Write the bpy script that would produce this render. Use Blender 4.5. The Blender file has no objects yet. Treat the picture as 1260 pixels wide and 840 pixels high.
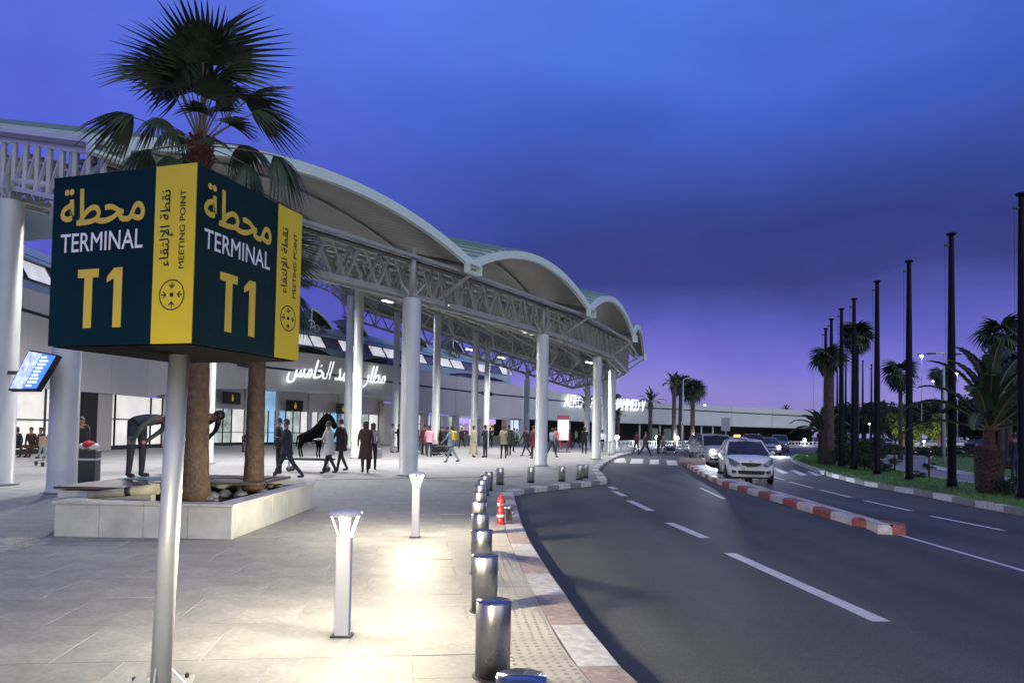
import bpy, bmesh, math, random
import numpy as np
from mathutils import Vector, Matrix, Euler
R = math.radians
random.seed(7)
S = bpy.context.scene
COL = S.collection
# ------------------------------------------------------------------ camera
EYE = 1.5
FPX = 900.0
cd = bpy.data.cameras.new('camera'); cam = bpy.data.objects.new('camera', cd); COL.objects.link(cam)
cd.sensor_width = 36; cd.lens = FPX/1260*36; cd.shift_y = 79/1260; cd.clip_end = 3000; cd.clip_start = 0.05
CR = (Matrix.Rotation(R(90)+math.atan(.034), 3, 'X') @ Matrix.Rotation(R(1.05), 3, 'Z'))
cam.matrix_world = Matrix.Translation((0, 0, EYE)) @ CR.to_4x4()
S.camera = cam
# ------------------------------------------------------------------ sky, dusk light, exposure
S.view_settings.view_transform = 'Standard'; S.view_settings.look = 'None'
S.view_settings.exposure = 0.0; S.view_settings.gamma = 1
S.cycles.max_bounces = 6; S.cycles.diffuse_bounces = 3; S.cycles.glossy_bounces = 3
S.cycles.sample_clamp_indirect = 4; S.cycles.use_denoising = True
S.cycles.caustics_reflective = False; S.cycles.caustics_refractive = False
def lin(r, g, b):
    f = lambda c: (c/255/12.92) if c/255 <= .04045 else ((c/255+.055)/1.055)**2.4
    return (f(r), f(g), f(b), 1)
W = bpy.data.worlds.new('World'); S.world = W; W.use_nodes = True
nt = W.node_tree; N = nt.nodes; L = nt.links
bg = N['Background']; bg.inputs['Strength'].default_value = 1.0
tc = N.new('ShaderNodeTexCoord'); sep = N.new('ShaderNodeSeparateXYZ'); L.new(tc.outputs['Generated'], sep.inputs[0])
def M(op, a, b=None, c=None):
    n = N.new('ShaderNodeMath'); n.operation = op
    for i, v in enumerate((a, b, c)):
        if v is None: continue
        if hasattr(v, 'links'): L.new(v, n.inputs[i])
        else: n.inputs[i].default_value = v
    return n.outputs[0]
mp = N.new('ShaderNodeMapping'); mp.inputs['Scale'].default_value = (1.3, 1.3, 4.2); L.new(tc.outputs['Generated'], mp.inputs[0])
n1 = N.new('ShaderNodeTexNoise'); n1.inputs['Scale'].default_value = 1.5; n1.inputs['Detail'].default_value = 5; n1.inputs['Roughness'].default_value = .5
n1.inputs['Distortion'].default_value = .4; L.new(mp.outputs[0], n1.inputs['Vector'])
mp2 = N.new('ShaderNodeMapping'); mp2.inputs['Scale'].default_value = (1, 1, 2.2); mp2.inputs['Location'].default_value = (3.1, 1.7, .4); L.new(tc.outputs['Generated'], mp2.inputs[0])
n2 = N.new('ShaderNodeTexNoise'); n2.inputs['Scale'].default_value = 2.2; n2.inputs['Detail'].default_value = 6; L.new(mp2.outputs[0], n2.inputs['Vector'])
el = M('ADD', sep.outputs['Z'], M('MULTIPLY', M('SUBTRACT', n1.outputs['Fac'], .5), .17))
ramp = N.new('ShaderNodeValToRGB'); L.new(el, ramp.inputs[0]); cr = ramp.color_ramp
stops = [(0, (156, 142, 212)), (.05, (144, 134, 214)), (.10, (116, 114, 208)), (.15, (86, 90, 182)), (.20, (56, 62, 132)), (.26, (50, 62, 134)), (.32, (56, 76, 160)),
         (.39, (62, 92, 190)), (.46, (74, 110, 214)), (.56, (86, 122, 226)), (.75, (90, 104, 168)), (1, (84, 92, 128))]
cr.elements[0].position = 0; cr.elements[0].color = lin(*stops[0][1])
cr.elements[1].position = 1; cr.elements[1].color = lin(*stops[-1][1])
for p_, c_ in stops[1:-1]:
    e = cr.elements.new(p_); e.color = lin(*c_)
# bright side (azimuth to the west, -X) keeps a clearer band of sky behind the roofs
ramp2 = N.new('ShaderNodeValToRGB'); L.new(el, ramp2.inputs[0]); c2 = ramp2.color_ramp
st2 = [(0, (136, 126, 208)), (.12, (98, 98, 210)), (.28, (82, 92, 204)), (.42, (86, 108, 220)), (.58, (92, 122, 228)), (.78, (90, 104, 168)), (1, (84, 92, 128))]
c2.elements[0].position = 0; c2.elements[0].color = lin(*st2[0][1]); c2.elements[1].position = 1; c2.elements[1].color = lin(*st2[-1][1])
for p_, c_ in st2[1:-1]:
    e = c2.elements.new(p_); e.color = lin(*c_)
az = N.new('ShaderNodeMapRange'); az.interpolation_type = 'SMOOTHSTEP'; az.inputs['From Min'].default_value = -.42; az.inputs['From Max'].default_value = .12
L.new(M('ADD', sep.outputs['X'], M('MULTIPLY', M('SUBTRACT', n2.outputs['Fac'], .5), .5)), az.inputs['Value'])
mix = N.new('ShaderNodeMixRGB'); L.new(az.outputs[0], mix.inputs[0]); L.new(ramp2.outputs[0], mix.inputs[1]); L.new(ramp.outputs[0], mix.inputs[2])
mr = N.new('ShaderNodeMapRange'); mr.inputs['From Min'].default_value = .3; mr.inputs['From Max'].default_value = .7
mr.inputs['To Min'].default_value = .80; mr.inputs['To Max'].default_value = 1.18; L.new(n2.outputs['Fac'], mr.inputs['Value'])
mul = N.new('ShaderNodeVectorMath'); mul.operation = 'SCALE'; L.new(mix.outputs[0], mul.inputs[0]); L.new(mr.outputs[0], mul.inputs['Scale'])
sky = N.new('ShaderNodeTexSky'); sky.sky_type = 'NISHITA'; sky.sun_disc = False; sky.sun_elevation = R(1.0); sky.sun_rotation = R(200)
sk = N.new('ShaderNodeVectorMath'); sk.operation = 'SCALE'; sk.inputs['Scale'].default_value = .005; L.new(sky.outputs[0], sk.inputs[0])
ad = N.new('ShaderNodeVectorMath'); ad.operation = 'ADD'; L.new(mul.outputs[0], ad.inputs[0]); L.new(sk.outputs[0], ad.inputs[1])
L.new(ad.outputs[0], bg.inputs['Color'])
# the last light of the day: a very soft, weak sun from behind the camera
sl = bpy.data.lights.new('dusk_light', 'SUN'); sl.energy = 1.2; sl.angle = R(75); sl.color = (.96, .98, .84)
so = bpy.data.objects.new('dusk_light', sl); COL.objects.link(so); so.rotation_euler = (R(60), 0, R(28))

# ------------------------------------------------------------------ pixel <-> place
def ray(px, py):
    return CR @ Vector(((px-630)/FPX, (499-py)/FPX, -1))
def at(px, py, h=0.0):
    d = ray(px, py); t = (h-EYE)/d.z
    return Vector((d.x*t, d.y*t, h))
def U(px, py, Z):
    d = ray(px, py); t = Z/d.y
    return Vector((d.x*t, Z, EYE+d.z*t))
def hz(px): return 530+(px-630)*.0183
def G(px, Z, h=0):
    v = U(px, hz(px), Z); return Vector((v.x, Z, h))

# ------------------------------------------------------------------ materials
MATS = {}
def mat(name, col, rough=.6, metal=0, var=0, scale=6, bump=0, bscale=40, emit=None, es=0, alpha=1, coat=0, col2=None, trans=0, spec=None):
    if name in MATS: return MATS[name]
    m = bpy.data.materials.new(name); m.use_nodes = True; t = m.node_tree; b = t.nodes['Principled BSDF']
    b.inputs['Base Color'].default_value = (*col[:3], 1); b.inputs['Roughness'].default_value = rough; b.inputs['Metallic'].default_value = metal
    if spec is not None: b.inputs['Specular IOR Level'].default_value = spec
    if coat: b.inputs['Coat Weight'].default_value = coat; b.inputs['Coat Roughness'].default_value = .05
    if alpha < 1: b.inputs['Alpha'].default_value = alpha
    if trans: b.inputs['Transmission Weight'].default_value = trans
    if emit: b.inputs['Emission Color'].default_value = (*emit[:3], 1); b.inputs['Emission Strength'].default_value = es
    g = t.nodes.new('ShaderNodeTexCoord')
    if var or col2:
        n = t.nodes.new('ShaderNodeTexNoise'); n.inputs['Scale'].default_value = scale; n.inputs['Detail'].default_value = 7; n.inputs['Roughness'].default_value = .62
        t.links.new(g.outputs['Object'], n.inputs['Vector'])
        rp = t.nodes.new('ShaderNodeValToRGB'); t.links.new(n.outputs['Fac'], rp.inputs[0])
        a = [max(0, c*(1-var)) for c in col[:3]]; z = [min(1, c*(1+var)) for c in (col2 or col)[:3]]
        rp.color_ramp.elements[0].position = .34; rp.color_ramp.elements[1].position = .68
        rp.color_ramp.elements[0].color = (*a, 1); rp.color_ramp.elements[1].color = (*z, 1)
        t.links.new(rp.outputs[0], b.inputs['Base Color'])
        mr_ = t.nodes.new('ShaderNodeMapRange'); mr_.inputs['To Min'].default_value = max(.02, rough-.12); mr_.inputs['To Max'].default_value = min(1, rough+.12)
        t.links.new(n.outputs['Fac'], mr_.inputs['Value']); t.links.new(mr_.outputs[0], b.inputs['Roughness'])
        if emit:
            m2 = t.nodes.new('ShaderNodeMapRange'); m2.inputs['From Min'].default_value = .35; m2.inputs['From Max'].default_value = .65; m2.inputs['To Min'].default_value = 1-1.6*var; m2.inputs['To Max'].default_value = 1+.9*var
            t.links.new(n.outputs['Fac'], m2.inputs['Value']); vs_ = t.nodes.new('ShaderNodeVectorMath'); vs_.operation = 'SCALE'; vs_.inputs[0].default_value = emit[:3]
            t.links.new(m2.outputs[0], vs_.inputs['Scale']); t.links.new(vs_.outputs[0], b.inputs['Emission Color'])
    if bump:
        n = t.nodes.new('ShaderNodeTexNoise'); n.inputs['Scale'].default_value = bscale; n.inputs['Detail'].default_value = 5
        t.links.new(g.outputs['Object'], n.inputs['Vector'])
        bp = t.nodes.new('ShaderNodeBump'); bp.inputs['Strength'].default_value = bump; bp.inputs['Distance'].default_value = .02
        t.links.new(n.outputs['Fac'], bp.inputs['Height']); t.links.new(bp.outputs[0], b.inputs['Normal'])
    MATS[name] = m; return m

# ------------------------------------------------------------------ mesh builder
class MB:
    def __init__(s): s.v = []; s.f = []; s.sm = []; s.mi = []
    def face(s, ids, smooth=False, mi=0): s.f.append(tuple(ids)); s.sm.append(smooth); s.mi.append(mi)
    def poly(s, pts, mi=0):
        n = len(s.v); s.v += [tuple(p) for p in pts]; s.face(range(n, n+len(pts)), False, mi); return s
    def box(s, c, d, rz=0, mi=0, M4=None, ch=0):
        n = len(s.v); x, y, z = d[0]/2, d[1]/2, d[2]/2; cs, sn = math.cos(rz), math.sin(rz)
        if ch and min(d) > 2.2*ch:
            tb = bmesh.new(); bmesh.ops.create_cube(tb, size=1)
            for v in tb.verts: v.co = Vector((v.co.x*d[0], v.co.y*d[1], v.co.z*d[2]))
            bmesh.ops.bevel(tb, geom=list(tb.edges), offset=ch, segments=1, affect='EDGES')
            for v in tb.verts:
                p = Vector((v.co.x*cs-v.co.y*sn, v.co.x*sn+v.co.y*cs, v.co.z))+Vector(c)
                s.v.append(tuple(M4 @ p) if M4 else tuple(p))
            for f in tb.faces: s.face([n+v.index for v in f.verts], False, mi)
            tb.free(); return s
        for sx, sy, sz in ((-1,-1,-1),(1,-1,-1),(1,1,-1),(-1,1,-1),(-1,-1,1),(1,-1,1),(1,1,1),(-1,1,1)):
            p = Vector((sx*x*cs-sy*y*sn+c[0], sx*x*sn+sy*y*cs+c[1], sz*z+c[2]))
            s.v.append(tuple(M4 @ p) if M4 else tuple(p))
        for q in ((0,3,2,1),(4,5,6,7),(0,1,5,4),(1,2,6,5),(2,3,7,6),(3,0,4,7)): s.face([n+i for i in q], False, mi)
        return s
    def beam(s, a, b, w, h, up=(0,0,1), mi=0):
        a, b = Vector(a), Vector(b); d = (b-a).normalized(); u = Vector(up)
        r = d.cross(u)
        if r.length < 1e-4: r = d.cross(Vector((1,0,0)))
        r.normalize(); u = r.cross(d); n = len(s.v)
        for p in (a, b):
            for i, j in ((-1,-1),(1,-1),(1,1),(-1,1)): s.v.append(tuple(p+r*(i*w/2)+u*(j*h/2)))
        for q in ((0,3,2,1),(4,5,6,7),(0,1,5,4),(1,2,6,5),(2,3,7,6),(3,0,4,7)): s.face([n+i for i in q], False, mi)
        return s
    def tube(s, pts, rad, k=8, mi=0, cap=True, sm=True, flat=1.0):
        pts = [Vector(p) for p in pts]
        if not hasattr(rad, '__len__'): rad = [rad]*len(pts)
        n = len(s.v); ref = None
        for i, p in enumerate(pts):
            d = (pts[min(i+1, len(pts)-1)]-pts[max(i-1, 0)]).normalized()
            if ref is None: ref = Vector((1,0,0)) if abs(d.x) < .9 else Vector((0,1,0))
            a = (ref-d*ref.dot(d)).normalized(); b = d.cross(a); ref = a
            for j in range(k):
                t = 2*math.pi*j/k; s.v.append(tuple(p+(a*math.cos(t)+b*math.sin(t)*flat)*rad[i]))
        for i in range(len(pts)-1):
            for j in range(k): s.face((n+i*k+j, n+i*k+(j+1)%k, n+(i+1)*k+(j+1)%k, n+(i+1)*k+j), sm, mi)
        if cap:
            s.face([n+j for j in range(k)][::-1], False, mi); s.face([n+(len(pts)-1)*k+j for j in range(k)], False, mi)
        return s
    def lathe(s, prof, c=(0,0,0), k=16, mi=0, sx=1, sy=1, rz=0):
        n = len(s.v); cs, sn = math.cos(rz), math.sin(rz)
        for r, z in prof:
            for j in range(k):
                t = 2*math.pi*j/k; x, y = r*math.cos(t)*sx, r*math.sin(t)*sy
                s.v.append((c[0]+x*cs-y*sn, c[1]+x*sn+y*cs, c[2]+z))
        for i in range(len(prof)-1):
            for j in range(k): s.face((n+i*k+j, n+i*k+(j+1)%k, n+(i+1)*k+(j+1)%k, n+(i+1)*k+j), True, mi)
        if prof[0][0] > 1e-3: s.face([n+j for j in range(k)][::-1], False, mi)
        if prof[-1][0] > 1e-3: s.face([n+(len(prof)-1)*k+j for j in range(k)], False, mi)
        return s
    def ball(s, c, r, k=10, mi=0, sz=1):
        m = max(4, k//2)
        return s.lathe([(max(1e-4, r*math.sin(math.pi*i/m)), -r*sz*math.cos(math.pi*i/m)) for i in range(m+1)], c, k, mi)
    def prism(s, pts, z0, z1, mi=0):
        n = len(s.v); k = len(pts)
        for z in (z0, z1): s.v += [(p[0], p[1], z) for p in pts]
        s.face([n+i for i in range(k)][::-1], False, mi); s.face([n+k+i for i in range(k)], False, mi)
        for i in range(k): s.face((n+i, n+(i+1)%k, n+k+(i+1)%k, n+k+i), False, mi)
        return s
    def grid(s, rows, sm=False, mi=0):
        n = len(s.v); k = len(rows[0])
        for r in rows: s.v += [tuple(p) for p in r]
        for i in range(len(rows)-1):
            for j in range(k-1): s.face((n+i*k+j, n+i*k+j+1, n+(i+1)*k+j+1, n+(i+1)*k+j), sm, mi)
        return s
    def mesh(s, name, mats):
        me = bpy.data.meshes.new(name); me.from_pydata(s.v, [], s.f)
        for m in (mats if isinstance(mats, (list, tuple)) else [mats]): me.materials.append(m)
        me.polygons.foreach_set('use_smooth', s.sm); me.polygons.foreach_set('material_index', s.mi); me.update()
        return me
    def build(s, name, mats, parent=None, **k):
        return ob(name, s.mesh(name, mats), parent, **k)
def ob(name, me, parent=None, loc=None, rz=None, label=None, cat=None, group=None, kind=None):
    o = bpy.data.objects.new(name, me); COL.objects.link(o)
    if parent: o.parent = parent
    if loc is not None: o.location = loc
    if rz is not None: o.rotation_euler = (0, 0, rz)
    if label: o['label'] = label
    if cat: o['category'] = cat
    if group: o['group'] = group
    if kind: o['kind'] = kind
    return o
def thing(name, label, cat, loc=(0,0,0), rz=0, group=None):
    return ob(name, None, None, loc, rz, label, cat, group)
def struct(name, mb, m, **k): return mb.build(name, m, None, kind='structure', **k)
def kids(o, D={}):
    return [c for c in COL.objects if c.parent == o]
def dup(o, loc, rz=0, label=None, group=None, sc=None):
    r = o.copy(); COL.objects.link(r); r.location = loc; r.rotation_euler = (0, 0, rz)
    if sc: r.scale = (sc, sc, sc) if not hasattr(sc, '__len__') else sc
    if label: r['label'] = label
    if group: r['group'] = group
    def rec(a, b):
        for c in KID.get(a.name, []):
            d = c.copy(); COL.objects.link(d); d.parent = b; rec(c, d)
    rec(o, r); return r
KID = {}
def index_kids(o):
    KID[o.name] = [c for c in COL.objects if c.parent == o]
    for c in KID[o.name]: index_kids(c)
# text, each glyph its own outline so that joined letters do not cut holes in one another
def glyph_mesh(ch, off=0):
    c = bpy.data.curves.new('g', 'FONT'); c.body = ch; c.offset = off; c.resolution_u = 3
    o = bpy.data.objects.new('g', c); COL.objects.link(o)
    dg = bpy.context.evaluated_depsgraph_get(); me = bpy.data.meshes.new_from_object(o.evaluated_get(dg))
    r = ([tuple(v.co) for v in me.vertices], [tuple(p.vertices) for p in me.polygons])
    bpy.data.objects.remove(o); bpy.data.curves.remove(c); bpy.data.meshes.remove(me); return r
def minx(vs): return min(v[0] for v in vs)
GC = {}
def adv(ch):
    if ch not in GC:
        b = minx(glyph_mesh('|')[0])
        v = glyph_mesh(ch+'|')[0]; mx = max(p[0] for p in v); w = [p for p in v if p[0] > mx-.15]
        bw = glyph_mesh('|')[0]; GC[ch] = mx-max(p[0] for p in bw)
    return GC[ch]
def text(s, w, h=None, off=0, depth=0):
    """letters in the plane x,y; centred on 0; total width w, cap height scaled to h"""
    V = []; F = []; x = 0
    for i, ch in enumerate(s):
        if ch != ' ':
            multi = ch == 'M' or ord(ch) > 255
            for dx, dy, dz in (((-off, 0, 0), (off, 0, .0002), (0, -off, .0003), (0, off, .0004), (-.7*off, -.7*off, .0001), (.7*off, .7*off, .00015), (.7*off, -.7*off, .00025), (-.7*off, .7*off, .00035))[:2 if ch == 'M' else 8] if multi else ((0, 0, 0),)):
                v, f = glyph_mesh(ch, 0 if multi else off); n = len(V); z = (i % 3)*.0006+dz
                V += [(a+x+dx, b+dy, z) for a, b, _ in v]; F += [tuple(n+q for q in p) for p in f]
        x += adv(ch) if ch != ' ' else .28
    x0, x1 = min(v[0] for v in V), max(v[0] for v in V); y0, y1 = min(v[1] for v in V), max(v[1] for v in V)
    sx = w/(x1-x0); sy = (h/(y1-y0)) if h else sx
    V = [((a-(x0+x1)/2)*sx, (b-(y0+y1)/2)*sy, z) for a, b, z in V]
    if depth:
        n = len(V); V += [(a, b, z-depth) for a, b, z in V]; E = {}
        for p in F:
            for i in range(len(p)):
                a, b = p[i], p[(i+1) % len(p)]; k_ = (min(a, b), max(a, b)); E[k_] = None if k_ in E else (a, b)
        F = F+[(e[0], e[1], e[1]+n, e[0]+n) for e in E.values() if e]
    return V, F
def text_obj(name, s, w, h, m, parent, M4, off=0, depth=0, **k):
    V, F = text(s, w, h, off, depth); me = bpy.data.meshes.new(name); me.from_pydata([tuple(M4 @ Vector(v)) for v in V], [], F); me.materials.append(m)
    return ob(name, me, parent, **k)
def plane_frame(o, xdir, ydir):
    x = Vector(xdir).normalized(); y = Vector(ydir).normalized(); z = x.cross(y)
    m = Matrix((x, y, z)).transposed().to_4x4(); m.translation = Vector(o); return m
def resample(P, d):
    P = [Vector(p) for p in P]; out = [P[0]]; acc = 0; 
    seg = [(P[i+1]-P[i]).length for i in range(len(P)-1)]; T = sum(seg); n = max(1, round(T/d)); st = T/n
    for k in range(1, n):
        t = k*st; i = 0
        while t > seg[i]: t -= seg[i]; i += 1
        out.append(P[i].lerp(P[i+1], t/seg[i]))
    return out+[P[-1]]
def smoothline(P, it=2, closed=False):
    P = [Vector(p) for p in P]
    for _ in range(it):
        Q = [] if closed else [P[0]]
        for i in range(len(P) if closed else len(P)-1):
            a, b = P[i], P[(i+1) % len(P)]; Q += [a.lerp(b, .25), a.lerp(b, .75)]
        P = Q if closed else Q+[P[-1]]
    return P
def offset(P, d):
    out = []
    for i, p in enumerate(P):
        t = (P[min(i+1, len(P)-1)]-P[max(i-1, 0)]); t.z = 0; t.normalize(); out.append(p+Vector((t.y, -t.x, 0))*d)
    return out
# ------------------------------------------------------------------ common materials
RZ = -.13   # road level below the pavement
m_asphalt = mat('asphalt', (.070, .076, .083), .68, var=.22, scale=.45, bump=.9, bscale=170)
def grain(m, sc=150, lo=.72, hi=1.3, streak=None):
    t = m.node_tree; b = t.nodes['Principled BSDF']; src = b.inputs['Base Color'].links[0].from_socket; g = t.nodes.new('ShaderNodeTexCoord')
    def mulnoise(src, scale, lo, hi, mapscale=None, rot=0, det=2):
        n = t.nodes.new('ShaderNodeTexNoise'); n.inputs['Scale'].default_value = scale; n.inputs['Detail'].default_value = det
        if mapscale:
            mp_ = t.nodes.new('ShaderNodeMapping'); mp_.inputs['Scale'].default_value = mapscale; mp_.inputs['Rotation'].default_value = (0, 0, rot); t.links.new(g.outputs['Object'], mp_.inputs[0]); t.links.new(mp_.outputs[0], n.inputs['Vector'])
        else: t.links.new(g.outputs['Object'], n.inputs['Vector'])
        mr_ = t.nodes.new('ShaderNodeMapRange'); mr_.inputs['From Min'].default_value = .32; mr_.inputs['From Max'].default_value = .68; mr_.inputs['To Min'].default_value = lo; mr_.inputs['To Max'].default_value = hi; t.links.new(n.outputs['Fac'], mr_.inputs['Value'])
        v = t.nodes.new('ShaderNodeVectorMath'); v.operation = 'SCALE'; t.links.new(src, v.inputs[0]); t.links.new(mr_.outputs[0], v.inputs['Scale']); return v.outputs[0]
    src = mulnoise(src, sc, lo, hi)
    if streak: src = mulnoise(src, 1, streak[0], streak[1], (1.1, .06, 1), R(streak[2]), 4)
    t.links.new(src, b.inputs['Base Color'])
grain(m_asphalt, 110, .5, 1.6, (.74, 1.25, 12))
m_pave = mat('plaza_stone', (.34, .325, .31), .42, var=.16, scale=.9, bump=.12, bscale=60)
m_joint = mat('joint', (.2, .195, .19), .8, var=.2)
m_paintw = mat('road_paint', (.62, .62, .64), .6, var=.16, scale=5, bump=.2, bscale=90)
grain(m_paintw, 45, .78, 1.08)
m_kw = mat('kerb_white', (.54, .53, .52), .6, var=.16, scale=4, bump=.2)
m_kg = mat('kerb_grey', (.2, .2, .2), .75, var=.22, scale=4, bump=.3)
m_ks = mat('kerb_salmon', (.36, .29, .265), .7, var=.18, scale=4, bump=.2)
m_kr = mat('kerb_red', (.30, .09, .085), .65, var=.25, scale=4, bump=.2)
for k_ in (m_kw, m_ks, m_kr): grain(k_, 14, .72, 1.12)
m_white = mat('white_steel', (.50, .52, .52), .42, var=.06, scale=2)
m_col = mat('column_white', (.46, .49, .49), .33, var=.07, scale=1.2)
m_truss = mat('truss_paint', (.32, .33, .31), .5, var=.12, scale=2)
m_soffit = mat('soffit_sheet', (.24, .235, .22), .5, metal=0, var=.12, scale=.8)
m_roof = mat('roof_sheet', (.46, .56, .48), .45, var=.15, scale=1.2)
m_fascia = mat('fascia_pale', (.64, .78, .71), .4, var=.05)
m_steel = mat('brushed_steel', (.55, .54, .50), .30, metal=1, var=.15, scale=8)
m_dark = mat('dark_metal', (.02, .021, .025), .5)
m_pole = mat('pole_dark', (.004, .004, .007), .6, spec=.15)
m_black = mat('black', (.008, .008, .01), .6)
m_blue = mat('sign_navy', (.004, .020, .028), .35, var=.15, scale=3, spec=.06)
m_yel = mat('sign_yellow', (.68, .52, .012), .38, var=.04)
m_gletter = mat('sign_gold', (.62, .45, .04), .45)
m_wlet = mat('sign_white', (.72, .75, .78), .4)
m_grass = mat('lawn', (.09, .19, .035), .9, var=.45, scale=3, bump=.8, bscale=60)
m_soil = mat('soil', (.035, .026, .02), .95, var=.4, scale=6, bump=.8)
m_trunk = mat('palm_bark', (.058, .036, .024), .9, var=.45, scale=9, bump=1, bscale=30)
m_trunkd = mat('palm_bark_dark', (.07, .05, .04), .9, var=.4, scale=6, bump=1, bscale=20)
m_leaf = mat('palm_leaf', (.030, .055, .022), .5, var=.45, scale=3)
m_leafd = mat('palm_leaf_far', (.035, .07, .03), .6, var=.4, scale=1)
m_bush = mat('bush_leaf', (.022, .045, .018), .8, var=.5, scale=2)
m_lit = mat('lamp_lit', (1, 1, 1), .4, emit=(1, .97, .9), es=9)
m_glassdark = mat('dark_glass', (.01, .013, .02), .06, spec=.8)

# ------------------------------------------------------------------ ground, road, plaza
g = MB(); g.poly([(-900, -60, -.22), (900, -60, -.22), (900, 1500, -.22), (-900, 1500, -.22)])
struct('ground', g, mat('earth', (.07, .065, .05), .95, var=.3, scale=.05))
g = MB(); g.poly([(-4, -12, RZ), (60, -12, RZ), (140, 40, RZ), (150, 150, RZ), (-10, 150, RZ), (-4, 60, RZ)])
struct('road', g, m_asphalt)
# pavement outline (kerb line), near to far
kpx = [(757,840),(727,793),(700,752),(673,711),(653,677),(641,650),(634,622),(632,612)]
kl = [at(x, y, RZ) for x, y in kpx]
d0 = (kl[0]-kl[1]).normalized(); kl = [kl[0]+d0*6+Vector((.9, -.0, 0))]+kl
kl2 = [at(x, y, RZ) for x, y in [(632,610),(655,606),(700,601),(735,597),(747,595)]]
kl3 = [at(x, y, RZ) for x, y in [(747,594),(742,586),(736,580),(743,573),(753,567),(762,562.5),(788,555.5)]]
kl4 = [at(x, y, RZ) for x, y in [(788,555.5),(815,551.5),(840,549)]]
kerb = kl+kl2+kl3+kl4[1:]
far = [G(862, 88, 0), G(870, 100, 0), G(760, 118, 0), G(600, 100, 0), G(400, 75, 0), G(180, 60, 0), G(-100, 40, 0), Vector((-60, 20, 0)), Vector((-60, -12, 0)), Vector((kerb[0].x, -12, 0))]
po = [Vector((p.x, p.y, 0)) for p in kerb]+far
# pavement slab top stops behind the kerb stones
KW = .30
kerb0 = [Vector((p.x, p.y, 0)) for p in kerb]
inner = offset(kerb0, -KW)
g = MB(); g.poly([(p.x, p.y, -.004) for p in inner+far]); 
plaza_m = mat('plaza_base', (.265, .266, .268), .66, spec=.25, var=.14, scale=.6, bump=.1, bscale=50)
b_ = plaza_m.node_tree; bs = b_.nodes['Principled BSDF']; src = bs.inputs['Base Color'].links[0].from_socket
tcn = b_.nodes.new('ShaderNodeTexCoord'); mpn = b_.nodes.new('ShaderNodeMapping'); mpn.inputs['Rotation'].default_value = (0, 0, R(-7.5)); b_.links.new(tcn.outputs['Object'], mpn.inputs[0])
brn = b_.nodes.new('ShaderNodeTexBrick'); brn.inputs['Scale'].default_value = 1; brn.inputs['Brick Width'].default_value = .9; brn.inputs['Row Height'].default_value = .9; brn.offset = .5
brn.inputs['Mortar Size'].default_value = .012; brn.inputs['Color1'].default_value = (1, 1, 1, 1); brn.inputs['Color2'].default_value = (.95, .95, .96, 1); brn.inputs['Mortar'].default_value = (.72, .72, .72, 1)
b_.links.new(mpn.outputs[0], brn.inputs['Vector']); mxn = b_.nodes.new('ShaderNodeMixRGB'); mxn.blend_type = 'MULTIPLY'; mxn.inputs[0].default_value = 1
b_.links.new(src, mxn.inputs[1]); b_.links.new(brn.outputs[0], mxn.inputs[2]); b_.links.new(mxn.outputs[0], bs.inputs['Base Color'])
plaza = struct('plaza_pavement', g, plaza_m)
grain(plaza_m, 30, .88, 1.06)
def inside(x, y, P):
    c = False; n = len(P)
    for i in range(n):
        a, b = P[i], P[(i+1) % n]
        if (a.y > y) != (b.y > y) and x < (b.x-a.x)*(y-a.y)/(b.y-a.y)+a.x: c = not c
    return c
# kerb stones
def kerb_stones(P, d, w, z0, z1, mats, parent, side=-1, ch=.02, phase=0, jit=0):
    P = resample(P, d); Q = offset(P, side*w)
    for i in range(len(P)-1):
        a, b, c, e = P[i], P[i+1], Q[i+1], Q[i]
        t = (b-a); t.z = 0; L_ = t.length; t.normalize(); gp = t*.006
        a, b, c, e = a+gp, b-gp, c-gp, e+gp
        n = (e-a).normalized()*ch; dz = random.uniform(-jit, jit)
        m = MB(); lo = [a, b, c, e]; v = [(p.x, p.y, z0) for p in lo]+[(p.x, p.y, z1-ch+dz) for p in lo[:2]]+[((a+n).x, (a+n).y, z1+dz), ((b+n).x, (b+n).y, z1+dz)]+[(c.x, c.y, z1+dz), (e.x, e.y, z1+dz)]
        m.v = v; 
        for f in ((0,1,5,4),(4,5,7,6),(6,7,8,9),(1,2,8,7,5),(2,3,9,8),(3,0,4,6,9)): m.face(f)
        m.build('kerb_stone', mats[(i+phase) % len(mats)], parent)
kp = ob('pavement_kerb', None, kind='structure')
Z0 = lambda P: [Vector((p.x, p.y, 0)) for p in P]
kerb_stones(Z0(smoothline(kl, 2)), 1.0, KW, RZ-.05, .004, [m_kw, m_ks], kp, -1, .03)
kerb_stones(Z0(kl2), .62, KW, RZ-.05, .004, [m_kw, m_kg], kp, -1, .02)
kerb_stones(Z0(kl3), .8, KW, RZ-.05, .004, [m_kw, m_kw, m_kg], kp, -1, .02)
kerb_stones(Z0(kl4), 1.6, KW, RZ-.05, .004, [m_kw], kp, -1, .02)
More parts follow.
